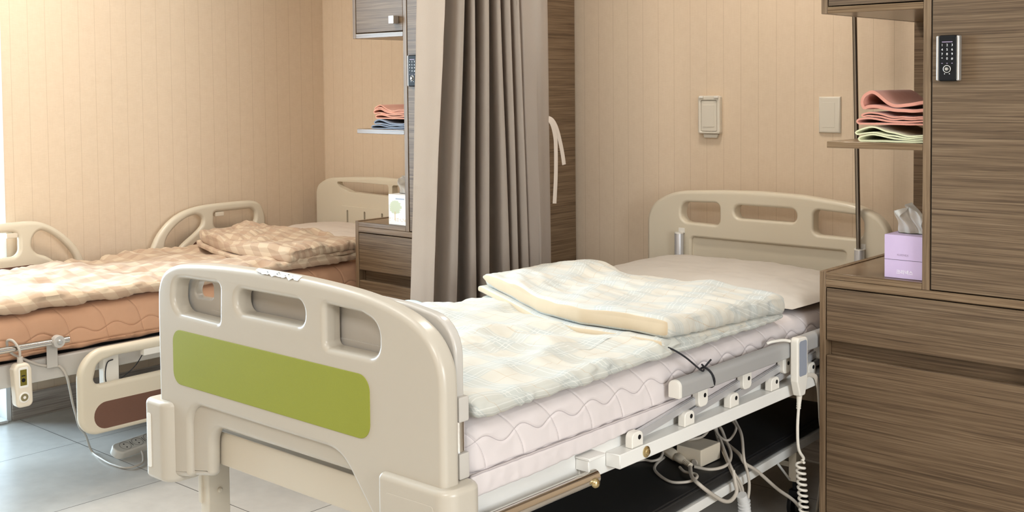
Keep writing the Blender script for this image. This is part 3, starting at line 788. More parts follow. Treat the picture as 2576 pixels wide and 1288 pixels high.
# ------------------------------------------------------------------ quilted mattresses
def seam(d, w): return exp(-(d / w) ** 2)
def quilt_fn(y_per, zmid, zlow, amp, x_side, tilt):
    def f(p, n):
        if n.z > .75:
            a = p.x; b = p.y
        else:
            a = p.z; b = p.y
        if n.z <= .75 and abs(n.x) > .4:
            w = zmid + amp * sin(2 * pi * b / y_per)
            d = min(abs(a - w), abs(a - (w + .105)))
            s = seam(d, .0027)
            s = max(s, seam(a - zlow, .003))
            if a > zlow:
                ph = (b + tilt * (a - zmid) * (1 + 3 * (a - zmid)) + .012 * sin(a * 30)) / y_per
                dd = abs(ph - round(ph)) * y_per
                s = max(s, .7 * seam(dd, .0026))
            puff = .0018 * abs(sin(pi * b / y_per)) + .0025 * nz(b * 7, a * 12, 1.) + .0016 * nz(b * 26, a * 30, 4.)
            if a < zlow: puff += .002 * sin(b * 95 + 3 * nz(b * 12, 0, 0))
            return puff - .0036 * s
        return .004 * nz(a * 6, b * 6, 2.) + .002 * nz(a * 20, b * 20, 3.)
    return f
def ridge(v): return 1 - abs(v) * 2.2
def mattress(x0, x1, y0, y1, z0, z1, m, label, zmid, zlow, y_per, bulge, hem=None):
    f = quilt_fn(y_per, zmid, zlow, .0105, x1, .55)
    def warp(p):
        s = min(1, max(0, (p.z - z0) / (z1 - z0)))
        if p.x > (x0 + x1) / 2: p.x += bulge * (1 - s) ** 1.5 + .006 * nz(p.y * 3, s, 7.) * (1 - s)
        if s < .12: p.z += .008 * abs(nz(p.y * 5, p.x * 2, 8.))
        return p
    bm = rgrid(x0, x1, y0, y1, z0, z1, .035, 30, 760, 52, f, warp)
    o = tag(obj('mattress', bm, m, loc=((x0 + x1) / 2, (y0 + y1) / 2, z0), angle=75), label, 'mattress', 'mattresses on the beds')
    if hem:
        def hw(p):
            t = (hem[1] - p.z) / (hem[1] - hem[0]); k = min(1, max(0, (p.y - 1.6) / .6))
            p.z += t * (.014 * k + .004 * nz(p.y * 6, 3.) + .0015 * nz(p.y * 40, 5.)); p.x += .0012 * nz(p.y * 50, p.z * 60, 3.) + .0010 * ridge(nz(p.y * 25, 7.)); return p
        obj('quilted_hem', rgrid(hem[2], hem[2] + .0095, y0, y1, hem[0], hem[1], .0042, 2, 500, 12, None, hw), m, o, angle=75)
    return o
mattress(-2.385, -1.504, 1.548, 3.36, .5095, .6430, M['pad_pink'], 'mattress in a pale pink quilted cover on the bed with the lime green panel', .598, .5430, .112, .004, (.4990, .5445, -1.5020))

# ------------------------------------------------------------------ quilts
def wave(x, y, k=1.):
    a = .011 * nz(x * 5.5, y * 6.0, 1.) + .006 * nz(x * 12, y * 13, 2.)
    m = max(0., .55 + 1.2 * nz(x * 3.3, y * 3.3, 21.))
    w = .0085 * ridge(nz(x * 6 + y * 2, y * 15 - x * 3, 12.)) + .0045 * ridge(nz(x * 14 - y * 4, y * 30, 15.))
    return k * (1.25 * a + 1.2 * m * w)
def tuft(x, y, px, py, d=.014):
    fx = (x / px) - round(x / px); fy = (y / py) - round(y / py)
    return -1.3 * d * exp(-((fx * px) ** 2 + (fy * py) ** 2) / .05 ** 2)
def near_disp(p, n):
    if n.z > .55: return wave(p.x, p.y, 1.1) + tuft(p.x + 1.72, p.y - 1.93, .32, .36) + .0025 * sin(p.y * 60 + 6 * nz(p.x * 6, p.y * 6)) * max(0, nz(p.x * 4, p.y * 4, 9.))
    if abs(n.x) > .3: return .006 * nz(p.y * 14, p.z * 9, 3.) + .0035 * ridge(nz(p.y * 26, p.z * 5, 1.)) + .002 * ridge(nz(p.y * 60, p.z * 8, 3.))
    return 0.
def near_warp(p):
    s = min(1, max(0, (p.x + 2.335) / .857)); b = min(1, max(0, (p.y - 1.55) / 1.2))
    up = min(1, max(0, (p.z - .6540) / .034))
    p.z += up * (-.006 * s * s - .014 * b - .030 * max(0, 1 - s / .26) ** 1.5)
    if s > .9: p.z += .004 * up * nz(p.y * 5, 3.)
    if s > .85: p.x += .010 * nz(p.y * 4, 2.) - .012 * b
    return p
q = rgrid(-2.335, -1.478, 1.548, 2.770, .6530, .6940, .0200, 120, 170, 8, near_disp, near_warp, lambda x, y, z: (x + .9 * z, y + .9 * z))
quilt = tag(obj('quilt', q, M['plaid_blue'], loc=(-1.94, 2.15, .655), angle=75), 'blue and white plaid quilt folded back on the bed with the lime green panel', 'quilt', 'quilts folded back on the beds')
def interp(x, tab):
    if x >= tab[0][0]: return tab[0][1]
    for (a, b), (c, d) in zip(tab, tab[1:]):
        if x >= c: return b + (d - b) * (a - x) / (a - c)
    return tab[-1][1]
FRONT = [(-1.47, 2.195), (-1.60, 2.205), (-1.75, 2.205), (-1.85, 2.235), (-1.94, 2.275), (-2.06, 2.335), (-2.20, 2.405), (-2.32, 2.470)]
TOPZ = [(-1.47, .0), (-1.70, -.003), (-1.95, -.010), (-2.10, -.004), (-2.32, -.002)]
def flap_uv(x, y, z): return (x * .98 + .17 * y + .8 * z, y * .98 - .17 * x + .8 * z + .03)
def near_flap_warp(p):
    v = min(1, max(0, (p.y - 2.0) / 1.0))
    f = interp(p.x, FRONT); s = min(1, max(0, (p.x + 2.34) / .87)); bk = 2.755 - .0 * s + .045 * (1 - s)
    p.y = f + (bk - f) * (p.y - 2.0)
    if p.z > .6972:
        tp = min(1, max(0, (p.x + 2.335) / .16)); tp = tp * (2 - tp); p.z = .7190 + (p.z - .7190) * (.30 + .70 * tp)
    p.z += interp(p.x, TOPZ) * (1 - v) - .024 * v * s - .010 * v * (1 - s) + .012 * exp(-((p.x + 2.14) / .13) ** 2) * exp(-((v - .9) / .35) ** 2) - .012 * exp(-((p.x + 2.02) / .06) ** 2) * v
    return p
def flap_disp(p, n):
    if n.z > .55: return wave(p.x, p.y * .7 + 3, .9) + tuft(p.x + 1.86, p.y - 2.52, .6, .6, .018)
    if n.x > .3: return .006 * nz(p.y * 9, p.z * 20, 5.) + .0030 * ridge(nz(p.y * 34, p.z * 6, 1.)) + .0016 * ridge(nz(p.y * 70, p.z * 8, 3.))
    return .004 * nz(p.x * 12, p.z * 25, 5.)
def fold(x0, x1, z0, z1, r, warp, disp, mat, back, parent, nx=90, uv=flap_uv):
    bm = rgrid(x0, x1, 2.0, 3.0, z0, z1, r, nx, 60, 10, disp, warp, uv, mi=lambda a, s: 1 if (a == 1 and not s) else 0)
    return obj('folded_flap', bm, [mat, back], parent, angle=75)
fl = fold(-2.330, -1.478, .6975, .7440, .0225, near_flap_warp, flap_disp, M['plaid_blue'], M['cream_cloth'], quilt)
def near_low_warp(p):
    q = near_flap_warp(p); q.y -= .014; return q
fl2 = fold(-2.335, -1.488, .6765, .6968, .0098, near_low_warp, lambda p, n: 0., M['plaid_blue'], M['cream_cloth'], quilt, 60)

# ------------------------------------------------------------------ pillows
def pillow(cx, cy, w, d, h, zb, m, label, tilt=0., seed=1, yaw=0., sag=0.):
    bm = bmesh.new(); nu, nv = 60, 40; T, B = {}, {}
    for j in range(nv + 1):
        for i in range(nu + 1):
            u, v = i / nu * 2 - 1, j / nv * 2 - 1
            e = max(0, 1 - abs(u) ** 3.2) ** .55 * max(0, 1 - abs(v) ** 3.0) ** .55
            x = u * w / 2 * (1 - .05 * (1 - abs(u)) * 0 - .035 * v * v * abs(u)); y = v * d / 2 * (1 - .05 * u * u)
            wr = .006 * nz(u * 3, v * 2.5, seed) + .003 * nz(u * 9, v * 8, seed) + .004 * nz(u * 14, v * 3, seed + 2) * (1 - e)
            zt = h * .68 * e + wr * min(1, e * 3) + tilt * v * d / 2; zl = -h * .32 * e + tilt * v * d / 2
            X = cx + x * cos(yaw) - y * sin(yaw); Y = cy + x * sin(yaw) + y * cos(yaw)
            T[i, j] = bm.verts.new((X, Y, zb + h * .32 + zt))
            B[i, j] = T[i, j] if (i in (0, nu) or j in (0, nv)) else bm.verts.new((X, Y, max(zb, zb + h * .32 + zl)))
    for j in range(nv):
        for i in range(nu):
            bm.faces.new((T[i, j], T[i + 1, j], T[i + 1, j + 1], T[i, j + 1])); bm.faces.new((B[i, j + 1], B[i + 1, j + 1], B[i + 1, j], B[i, j]))
    return tag(obj('pillow', bm, m, loc=(cx, cy, zb), angle=80), label, 'pillow', 'pillows at the headboards')
pillow(-1.895, 3.105, .80, .50, .066, .6485, M['pillow'], 'greige pillow against the headboard of the bed with the lime green panel', .03, 3, -.03)

# ------------------------------------------------------------------ drip pole
t = thing('drip_pole', (-1.583, 3.421, .65), 'thin steel pole standing in the corner socket of the right headboard', 'pole')
bm = tube([(-1.583, 3.421, .66), (-1.603, 3.421, 1.54), (-1.6055, 3.421, 1.72)], .0075, 16)
obj('shaft', bm, M['steel'], t)
bm = bmesh.new()
for s in (-1, 1): add_tube(bm, smooth_path([(-1.6055, 3.421, 1.70), (-1.6055 + s * .03, 3.421, 1.715), (-1.6055 + s * .06, 3.421, 1.705), (-1.6055 + s * .065, 3.421, 1.73)], 5), .003, 8)
obj('hook', bm, M['chrome'], t)

# ------------------------------------------------------------------ handset on the guard rail
t = thing('bed_handset', (-1.445, 2.74, .46), 'slim white handset with coiled cord hooked on the guard rail', 'remote control')
bm = bmesh.new(); L = rpoly([(2.738, .458, .006), (2.765, .458, .006), (2.779, .500, .01), (2.779, .612, .012), (2.722, .617, .012), (2.722, .500, .01)])
add_plate(bm, L, [], -1.4515, -1.429, .004, YZ, 3)
hs = obj('handset_body', bm, M['white_plastic'], t, wn=True)
bm = bmesh.new(); add_plate(bm, rect(2.730, 2.772, .512, .606, .008), [], -1.4297, -1.4284, .0004, YZ, 2); obj('keypad', bm, M['screen_blue'], hs, wn=True)
obj('hook', tube(smooth_path([(-1.452, 2.722, .606), (-1.460, 2.700, .6115), (-1.474, 2.665, .6112), (-1.482, 2.654, .607)], 5), .004, 8), M['white_plastic'], hs)
bm = bmesh.new(); add_tube(bm, [(-1.440, 2.752, .458), (-1.440, 2.748, .425)], [.0078, .005], 10)
for i in range(5): add_lathe(bm, [(.0062, 0), (.0062, .003)], (-1.440, 2.7505 - .0008 * i, .450 - .006 * i), (0, 0, -1), 10)
add_tube(bm, smooth_path([(-1.440, 2.748, .428), (-1.440, 2.742, .371), (-1.440, 2.748, .315), (-1.440, 2.775, .283), (-1.442, 2.770, .276)], 8), .0042, 8)
pts = []
for i in range(0, 12 * 14 + 1):
    s = i / (12 * 14); a = 2 * pi * i / 14; c = Vector((-1.442, 2.760 + .030 * s, .276 - .190 * s)); pts.append(c + Vector((.011 * cos(a), .011 * sin(a), 0)))
pts += [Vector((-1.445, 2.80, .07)), Vector((-1.47, 2.86, .02)), Vector((-1.53, 2.95, .008))]
add_tube(bm, pts, .0036, 7)
obj('coiled_cord', bm, M['cord_white'], t, angle=70)
tag(obj('flat_cable', tube(smooth_path([(-1.492, 2.834, .4858), (-1.470, 2.858, .4860), (-1.4585, 2.878, .480), (-1.4585, 2.896, .448), (-1.4585, 2.904, .40), (-1.460, 2.915, .34), (-1.465, 2.944, .28), (-1.50, 2.99, .12), (-1.54, 3.04, .006)], 6), .0022, 8, rx=.0065, up=(1, 0, 0)), M['cord'], loc=(-1.48, 2.9, .0)), 'flat beige cable hanging behind the white handset beside the right wardrobe', 'cable')
# black string tied round the rail
bm = tube(smooth_path([(-1.497, 2.200, .678), (-1.480, 2.212, .6715), (-1.462, 2.240, .650), (-1.452, 2.290, .612), (-1.462, 2.318, .6065)], 6), .0022, 7)
ring = [Vector((-1.470 + .0185 * cos(a) * 1.05, 2.345 - .012 * sin(a), .5815 + .026 * sin(a))) for a in [k * 2 * pi / 20 for k in range(21)]]
add_tube(bm, ring, .0026, 7)
for d in ((.012, -.03, .014), (.006, .02, .016)): add_tube(bm, [(-1.468, 2.330, .609), (-1.468 + d[0], 2.330 + d[1], .609 + d[2])], .0024, 6)
tag(obj('tie_string', bm, M['string'], loc=(-1.46, 2.3, .58), angle=70), 'black string tied around the grey guard rail of the right bed', 'string')
# ------------------------------------------------------------------ folding cot and cables under the near bed
CA = radians(3.65); CC = Vector((-1.8425, 2.60, 0))
def cot_tf(bm):
    """turn the cot slightly about its middle"""
    R = Matrix.Translation(CC) @ Matrix.Rotation(CA, 4, 'Z')
    for v in bm.verts: v.co = R @ v.co
    return bm
cot = thing('folding_cot', CC, 'low folding attendant cot with black vinyl pad and white frame, pushed under the right bed', 'cot')
def wob(p, n): return .003 * nz(p.x * 4, p.y * 4, 3.) if n.z > .5 else 0.
obj('vinyl_pad', cot_tf(rgrid(-.282, .280, -.74, .72, .236, .277, .012, 24, 50, 4, wob)), M['vinyl'], cot)
obj('pad_piping', cot_tf(tube([(.281, -.735, .268), (.281, .715, .268)], .003, 8)), M['vinyl'], cot)
fr = bmesh.new()
for a in ((.257, .283, -.74, .72), (-.283, -.257, -.74, .72), (-.256, .256, -.74, -.714), (-.256, .256, .694, .72)): add_box(fr, *a, .208, .2345, .003)
cf = obj('cot_frame', cot_tf(fr), M['white_paint'], cot, wn=True)
for sx in (-1, 1):
    for y in (-.42, .42):
        x = sx * .268
        l = obj('leg', cot_tf(box(x - .012, x + .012, y - .02, y + .02, .118, .207, .002)), M['cream_paint'], cot, wn=True)
        bm = bmesh.new(); add_lathe(bm, [(.008, .085), (.008, .118)], (x, y, 0), (0, 0, 1), 12)
        add_box(bm, x - .016, x + .016, y - .014, y + .022, .070, .090, .004)
        for s in (-1, 1): add_lathe(bm, [(.010, -.007), (.036, -.006), (.038, 0), (.036, .006), (.010, .007)], (x + s * .013, y + .018, .038), (1, 0, 0), 24)
        obj('caster', cot_tf(bm), M['black'], l)
for y in (-.42, .42): obj('cross_bar', cot_tf(box(-.255, .255, y - .008, y + .008, .155, .172, .002)), M['cream_paint'], cot, wn=True)
for sx in (-1, 1): obj('brace', cot_tf(tube([(sx * .262, .30, .205), (sx * .262, .395, .125)], .0035, 8)), M['white_paint'], cot)

t = thing('power_adapter', (-1.65, 2.59, .277), 'beige box power adapter lying in the cable tangle on the black cot', 'adapter')
obj('adapter_case', box(-1.690, -1.613, 2.542, 2.640, .2785, .325, .004), M['beige_plastic'], t, wn=True)
bm = bmesh.new(); add_lathe(bm, [(.004, 0), (.0085, .002), (.0085, .006)], (-1.63, 2.542, .290), (0, -1, 0), 12)
obj('strain_relief', bm, M['cord'], t)
t = thing('plug_connector', (-1.69, 2.535, .277), 'beige plug and socket joined together beside the power adapter', 'plug')
a, b = Vector((-1.738, 2.562, .298)), Vector((-1.622, 2.509, .290)); d = (b - a).normalized()
obj('plug_body', tube([a, a + d * .012, a + d * .05, a + d * .058], [.011, .015, .015, .010], 12), M['beige_plastic'], t, angle=50)
bm = tube([a + d * .059, a + d * .062, a + d * .085, a + d * .098], [.010, .0125, .0115, .006], 12)
for k in range(5): add_lathe(bm, [(.0075, 0), (.0075, .003)], a + d * (.098 + .006 * k), d, 10)
obj('socket_body', bm, M['beige_plastic'], t, angle=50)
CAB = [
 ('grey cable looping round the right end of the power adapter', [(-1.758, 2.752, .283), (-1.709, 2.741, .330), (-1.674, 2.735, .331), (-1.638, 2.706, .310), (-1.590, 2.655, .292), (-1.565, 2.590, .284), (-1.578, 2.535, .284), (-1.616, 2.515, .288)], .0042),
 ('grey cable drooping over the front of the power adapter', [(-1.700, 2.78, .44), (-1.722, 2.80, .39), (-1.708, 2.767, .36), (-1.681, 2.704, .345), (-1.660, 2.630, .334), (-1.675, 2.590, .330), (-1.716, 2.610, .315), (-1.753, 2.661, .30)], .0036),
 ('coil of grey cable highest in the tangle behind the power adapter', [(-1.690, 2.74, .43), (-1.725, 2.775, .365), (-1.702, 2.801, .345), (-1.659, 2.784, .336), (-1.637, 2.759, .325), (-1.625, 2.701, .312), (-1.650, 2.696, .318), (-1.685, 2.718, .335)], .0036),
 ('long beige cable running from the tangle across the cot frame to its far caster', [(-1.69, 2.76, .44), (-1.702, 2.765, .36), (-1.690, 2.746, .310), (-1.638, 2.714, .296), (-1.575, 2.670, .292), (-1.5535, 2.665, .272), (-1.549, 2.722, .237), (-1.546, 2.828, .160), (-1.540, 2.922, .097), (-1.545, 3.02, .006)], .0050),
 ('thin grey cable hanging straightest down the cot side, rightmost of the hanging loops', [(-1.68, 2.77, .44), (-1.67, 2.775, .38), (-1.640, 2.764, .345), (-1.590, 2.71, .330), (-1.545, 2.645, .292), (-1.540, 2.656, .250), (-1.540, 2.664, .208), (-1.541, 2.649, .150), (-1.535, 2.62, .06)], .0040),
 ('beige cable drooping in a deep loop below the black cot pad', [(-1.619, 2.500, .290), (-1.575, 2.44, .290), (-1.534, 2.415, .284), (-1.534, 2.484, .237), (-1.534, 2.534, .210), (-1.534, 2.567, .206), (-1.534, 2.589, .220), (-1.536, 2.586, .244), (-1.545, 2.59, .275)], .0052),
 ('grey cable beside the ribbed plastic sleeve, left of its two neighbours', [(-1.685, 2.75, .44), (-1.690, 2.735, .36), (-1.670, 2.715, .31), (-1.594, 2.629, .294), (-1.550, 2.592, .268), (-1.545, 2.618, .226), (-1.545, 2.637, .179), (-1.538, 2.61, .10)], .0042),
 ('grey cable beside the ribbed plastic sleeve, right of its two neighbours', [(-1.640, 2.68, .320), (-1.575, 2.613, .292), (-1.544, 2.590, .270), (-1.540, 2.618, .234), (-1.540, 2.633, .196), (-1.536, 2.63, .11)], .0042),
 ('grey cable in a wide loop on the cot left of the adapter', [(-1.731, 2.546, .281), (-1.713, 2.481, .282), (-1.685, 2.436, .283), (-1.632, 2.400, .283), (-1.597, 2.394, .283), (-1.571, 2.422, .284), (-1.569, 2.453, .286), (-1.587, 2.474, .286), (-1.617, 2.471, .286), (-1.646, 2.492, .286)], .0038),
 ('short grey cable end at the far left of the tangle on the cot', [(-1.775, 2.450, .282), (-1.760, 2.489, .282), (-1.733, 2.492, .284), (-1.720, 2.511, .290), (-1.735, 2.548, .298)], .0036),
]
for lb, pts, r in CAB:
    tag(obj('power_cable', tube(smooth_path(pts, 7), r, 8), M['cord'], loc=pts[0], angle=70), lb, 'cable', 'cables tangled under the right bed')
bm = tube(smooth_path([(-1.520, 2.590, .215), (-1.518, 2.600, .19), (-1.516, 2.608, .15), (-1.515, 2.610, .105)], 5), [.014] * 16, 12)
for k in range(11): add_lathe(bm, [(.0125, 0), (.0170, .002), (.0170, .004), (.0125, .006)], (-1.516 - .003 * (k < 6), 2.604 + .001 * k - .004, .200 - .009 * k), (0, .12, -1), 14)
tag(obj('cable_sleeve', bm, new_mat('cloudy_plastic_sleeve', (.62, .62, .62), .25), loc=(-1.52, 2.6, .1), angle=60), 'pale ribbed plastic sleeve bundling cables beside the cot frame', 'cable sleeve')

# ------------------------------------------------------------------ far bed (left)
LX = -3.89
lb = thing('hospital_bed', (LX, 2.45, 0), 'cream hospital bed with rounded guard rails along the left wall', 'bed', 'hospital beds')
for x0, x1 in ((-4.315, -4.285), (-3.465, -3.435)):
    bm = bmesh.new(); add_plate(bm, rpoly([(x0, .385, .004), (x1, .385, .004), (x1, .455, .006), (x0, .455, .006)], 3), [], 1.49, 3.44, 0, lambda u, v, d: Vector((u, d, v)), 1)
    obj('side_beam', bm, M['abs_grey'], lb, wn=True)  # this grey puts the shade on the beams into their colour
for y in (1.50, 3.40): obj('end_beam', box(-4.284, -3.466, y, y + .035, .39, .45, .003), M['cream_paint'], lb, wn=True)
obj('mattress_deck', box(-4.284, -3.466, 1.536, 3.399, .405, .425, .003), M['deck'], lb, wn=True)
for x in (-4.318, -3.470):
    for y in (1.440, 3.30):
        lg = obj('leg', box(x, x + .036, y, y + .049, .03, .384, .003), M['cream_paint'], lb, wn=True)
        obj('foot_pad', add_lathe(bmesh.new(), [(.016, 0), (.024, .004), (.024, .024), (.018, .030)], (x + .018, y + .025, 0), (0, 0, 1), 18), M['rubber'], lg)
bm = bmesh.new(); add_plate(bm, [p + Vector((LX + 1.945, -.035)) for p in foot_out], [[p + Vector((LX + 1.945, -.035)) for p in h] for h in (h1, h2, h3)], 1.385, 1.425, .015, XZ, 5, rh=.012)
obj('footboard', bm, M['abs_warm'], lb, wn=True)
# headboard with oval grips and a slotted lower panel
ho = rpoly([(-4.345, .42, .02), (-3.425, .42, .02), (-3.425, .820, .06), (-3.52, .862, .25), (-3.70, .877, .5), (-3.885, .881, .6), (-4.05, .875, .5), (-4.26, .862, .25), (-4.345, .820, .06)])
ha = rpoly([(-4.195, .846, .012), (-4.16, .822, .03), (-4.09, .803, .05), (-3.825, .797, .012), (-3.825, .848, .012), (-4.02, .850, .2)])
hbm = rpoly([(-3.80, .797, .012), (-3.66, .803, .05), (-3.59, .822, .03), (-3.56, .846, .012), (-3.70, .850, .2), (-3.80, .848, .012)])
slots = [rect(x - .0055, x + .0055, .600, .718, .0052) for x in (-4.105, -3.985, -3.865, -3.745, -3.625)]
bm = bmesh.new(); add_plate(bm, ho, [ha, hbm] + slots, 3.452, 3.486, .015, XZ, 5, rh=.002)
lhb = obj('headboard', bm, M['abs_warm'], lb, wn=True)
bm = bmesh.new(); add_plate(bm, rect(-4.146, -3.585, .45, .737, .004), slots, 3.4475, 3.4522, .0018, XZ, 2, rh=.0015)
obj('slotted_panel', bm, M['abs_warm'], lhb, wn=True)
# far side rails
def rail(outer, holes, x, parent, r=.0145, th=.031, brown=None):
    bm = bmesh.new(); add_plate(bm, outer, holes, x + th / 2, x - th / 2, 0, YZ, 1) if False else add_plate(bm, outer, holes, x - th / 2, x + th / 2, r, YZ, 5)
    o = obj('guard_rail', bm, M['abs_warm'], parent, wn=True)
    if brown:
        bm = bmesh.new(); add_plate(bm, brown, [], x - th / 2 - .0006, x + th / 2 + .0006, .0005, YZ, 2)
        obj('rail_inlay', bm, M['brown_panel'], o, wn=True)['label'] = 'brown wood print inlay'
    return o
rA = spoly([(1.44, .46), (1.43, .60), (1.47, .72), (1.56, .772), (1.75, .780), (1.94, .781), (2.04, .781), (2.10, .772), (2.16, .742), (2.22, .690), (2.262, .632), (2.280, .575), (2.27, .52), (2.22, .47), (2.05, .455), (1.75, .455), (1.52, .455)])
rAh = [rect(1.60, 2.010, .650, .744, .030), spoly([(2.062, .682), (2.070, .722), (2.098, .740), (2.135, .726), (2.180, .690), (2.222, .640), (2.240, .594), (2.220, .575), (2.165, .605), (2.120, .636), (2.082, .652)])]
ra = rail(rA, rAh, -4.352, lb, brown=rect(1.60, 2.10, .50, .612, .05))
rB = spoly([(2.575, .50), (2.566, .575), (2.585, .630), (2.615, .678), (2.665, .725), (2.73, .758), (2.82, .776), (2.95, .780), (3.08, .778), (3.130, .760), (3.155, .715), (3.160, .655), (3.150, .58), (3.145, .50), (3.12, .455), (2.9, .45), (2.65, .455)])
rBh = [spoly([(2.640, .600), (2.650, .650), (2.690, .695), (2.745, .728), (2.795, .738), (2.824, .722), (2.822, .692), (2.790, .662), (2.735, .625), (2.690, .590), (2.660, .580)]), rpoly([(2.885, .668, .025), (3.100, .664, .035), (3.110, .742, .035), (2.885, .742, .010)])]
rb = rail(rB, rBh, -4.352, lb, brown=rect(2.76, 3.09, .50, .628, .05))
for par, y in ((ra, 1.985), (rb, 2.915)):
    obj('rail_latch', box(-4.362, -4.340, y - .022, y + .022, .722, .742, .003), M['beige_plastic'], par, wn=True)
# lowered rail on the near flank
rL = rpoly([(1.735, .196, .065), (2.42, .196, .065), (2.42, .470, .09), (1.735, .470, .09)], 10)
rLh = [rpoly([(1.781, .355, .020), (2.06, .357, .012), (2.062, .405, .006), (2.06, .436, .004), (1.860, .437, .05), (1.800, .425, .03)], 8), rect(2.10, 2.38, .357, .436, .035)]
rl = rail(rL, rLh, -3.380, lb, brown=rect(1.782, 2.372, .212, .298, .042))
obj('rail_latch', box(-3.393, -3.368, 1.962, 2.022, .418, .440, .003), M['white_plastic'], rl, wn=True)
bm = bmesh.new(); add_plate(bm, rect(1.838, 1.892, .27, .446, .012), [], -3.434, -3.402, .004, YZ, 3)
obj('rail_arm', bm, M['white_plastic'], rl, wn=True)
bm = bmesh.new(); add_plate(bm, rect(2.26, 2.31, .27, .446, .012), [], -3.434, -3.402, .004, YZ, 3)
obj('rail_arm', bm, M['white_plastic'], rl, wn=True)
# polished bar carrying the handset
hb2 = obj('holder_bar', tube([(-3.40, 1.36, .512), (-3.40, 1.722, .510)], .0105, 18), M['chrome'], lb)
bm = bmesh.new(); add_lathe(bm, [(.018, -.012), (.0195, -.009), (.0195, .009), (.018, .012)], (-3.392, 1.683, .5105), (1, 0, 0), 24); add_box(bm, -3.425, -3.422, 1.662, 1.697, .425, .512, .001, 1)
obj('bar_bracket', bm, M['abs_grey'], hb2, wn=True)
obj('bolt', add_lathe(bmesh.new(), [(.0085, 0), (.0085, .003), (.006, .007)], (-3.3800, 1.683, .5105), (1, 0, 0), 16), M['silver'], hb2)
mattress(-4.285, -3.448, 1.47, 3.40, .4590, .600, M['pad_peach'], 'mattress in a peach quilted cover on the bed by the left wall', .520, .482, .125, .012)
# gingham quilt
def far_disp(p, n):
    if n.z > .55: return 1.25 * wave(p.x + 5, p.y, 1.) + tuft(p.x + 3.7, p.y - 1.8, .34, .36, .014) + .0045 * sin(p.y * 48 + p.x * 18 + 7 * nz(p.x * 5, p.y * 5)) * max(0, nz(p.x * 3, p.y * 3, 4.) + .35)
    if abs(n.x) > .3: return .009 * nz(p.y * 11, p.z * 9, 3.) + .0045 * ridge(nz(p.y * 24, p.z * 5, 1.)) + .0025 * ridge(nz(p.y * 55, p.z * 8, 3.))
    return 0.
def far_warp(p):
    s = min(1, max(0, (p.x + 4.25) / .82)); b = min(1, max(0, (p.y - 1.5) / 1.4))
    up = min(1, max(0, (p.z - .6108) / .033))
    p.z += -.034 * up * (1 - s) ** 2 + .010 * up * exp(-((p.y - 2.66) / .14) ** 2) * (1 - s) - .004 * b * up
    if s > .85: p.x += .012 * nz(p.y * 4, 5.)
    return p
g = rgrid(-4.24, -3.428, 1.45, 2.955, .6108, .6490, .0186, 110, 190, 8, far_disp, far_warp, lambda x, y, z: (x + .9 * z, y + .9 * z))
gq = tag(obj('quilt', g, M['plaid_pink'], loc=(LX, 2.2, .6045), angle=75), 'pink and beige gingham quilt folded back on the bed by the left wall', 'quilt', 'quilts folded back on the beds')
LFRONT = [(-3.42, 2.595), (-3.55, 2.560), (-3.70, 2.545), (-3.85, 2.560), (-4.0, 2.60), (-4.12, 2.66)]
def far_flap_warp(p):
    v = min(1, max(0, p.y - 2.0)); f = interp(p.x, LFRONT); s = min(1, max(0, (p.x + 4.12) / .70))
    p.y = f + (2.965 - f) * (p.y - 2.0)
    p.z += .014 * (1 - s) * (1 - .4 * v) + .010 * exp(-((v - .5) / .35) ** 2) * exp(-((s - .35) / .3) ** 2) - .016 * s * (1 - v) ** 2
    return p
def far_low_warp(p):
    q = far_flap_warp(p); q.y -= .016; return q
def far_flap_disp(p, n):
    if n.z > .55: return 1.2 * wave(p.x, p.y * .6 + 8, 1.) + .005 * sin(p.x * 40 + 5 * nz(p.x * 6, p.y * 2)) * max(0, nz(p.x * 4, p.y * 2, 8.) + .2)
    return .006 * nz(p.x * 9, p.y * 9, p.z * 20) + .003 * ridge(nz(p.y * 30, p.x * 30, 2.))
fold(-4.10, -3.420, .6560, .6930, .018, far_flap_warp, far_flap_disp, M['plaid_pink'], M['plaid_pink'], gq, 70)
fold(-4.08, -3.428, .6385, .6555, .0083, far_low_warp, lambda p, n: .003 * nz(p.x * 9, p.y * 9, p.z * 20), M['plaid_pink'], M['plaid_pink'], gq, 60)
pillow(-3.885, 3.205, .72, .42, .078, .6055, M['pillow_pale'], 'pale beige pillow on the bed by the left wall', .02, 8)
# handset on the polished bar
t = thing('bed_handset', (-3.385, 1.56, .335), 'chunky cream handset with an olive display and dial hanging from the polished bar', 'remote control')
bm = bmesh.new(); add_plate(bm, rpoly([(1.540, .335, .014), (1.590, .335, .016), (1.588, .448, .018), (1.578, .468, .016), (1.543, .468, .014), (1.533, .452, .016)]), [], -3.402, -3.366, .007, YZ, 4)
hs = obj('handset_body', bm, M['beige_plastic'], t, wn=True)
bm = bmesh.new(); add_plate(bm, rect(1.5465, 1.5755, .395, .457, .005), [], -3.3668, -3.3652, .0006, YZ, 2); obj('display_bezel', bm, M['white_plastic'], hs, wn=True)
bm = bmesh.new(); add_plate(bm, rect(1.5505, 1.5705, .402, .450, .001), [], -3.3655, -3.3648, 0, YZ, 1); o = obj('display', bm, M['screen'], hs, flat=True); o['label'] = 'olive display'
bm = add_lathe(bmesh.new(), [(.0060, 0), (.0060, .0004)], (-3.3648, 1.560, .418), (1, 0, 0), 14); add_box(bm, -3.3648, -3.3645, 1.5545, 1.5655, .430, .433); obj('display_icon', bm, M['black'], o, flat=True)
bm = add_lathe(bmesh.new(), [(.0165, 0), (.0165, .002), (.015, .003)], (-3.3662, 1.561, .366), (1, 0, 0), 26)
obj('dial_ring', bm, M['white_plastic'], hs)
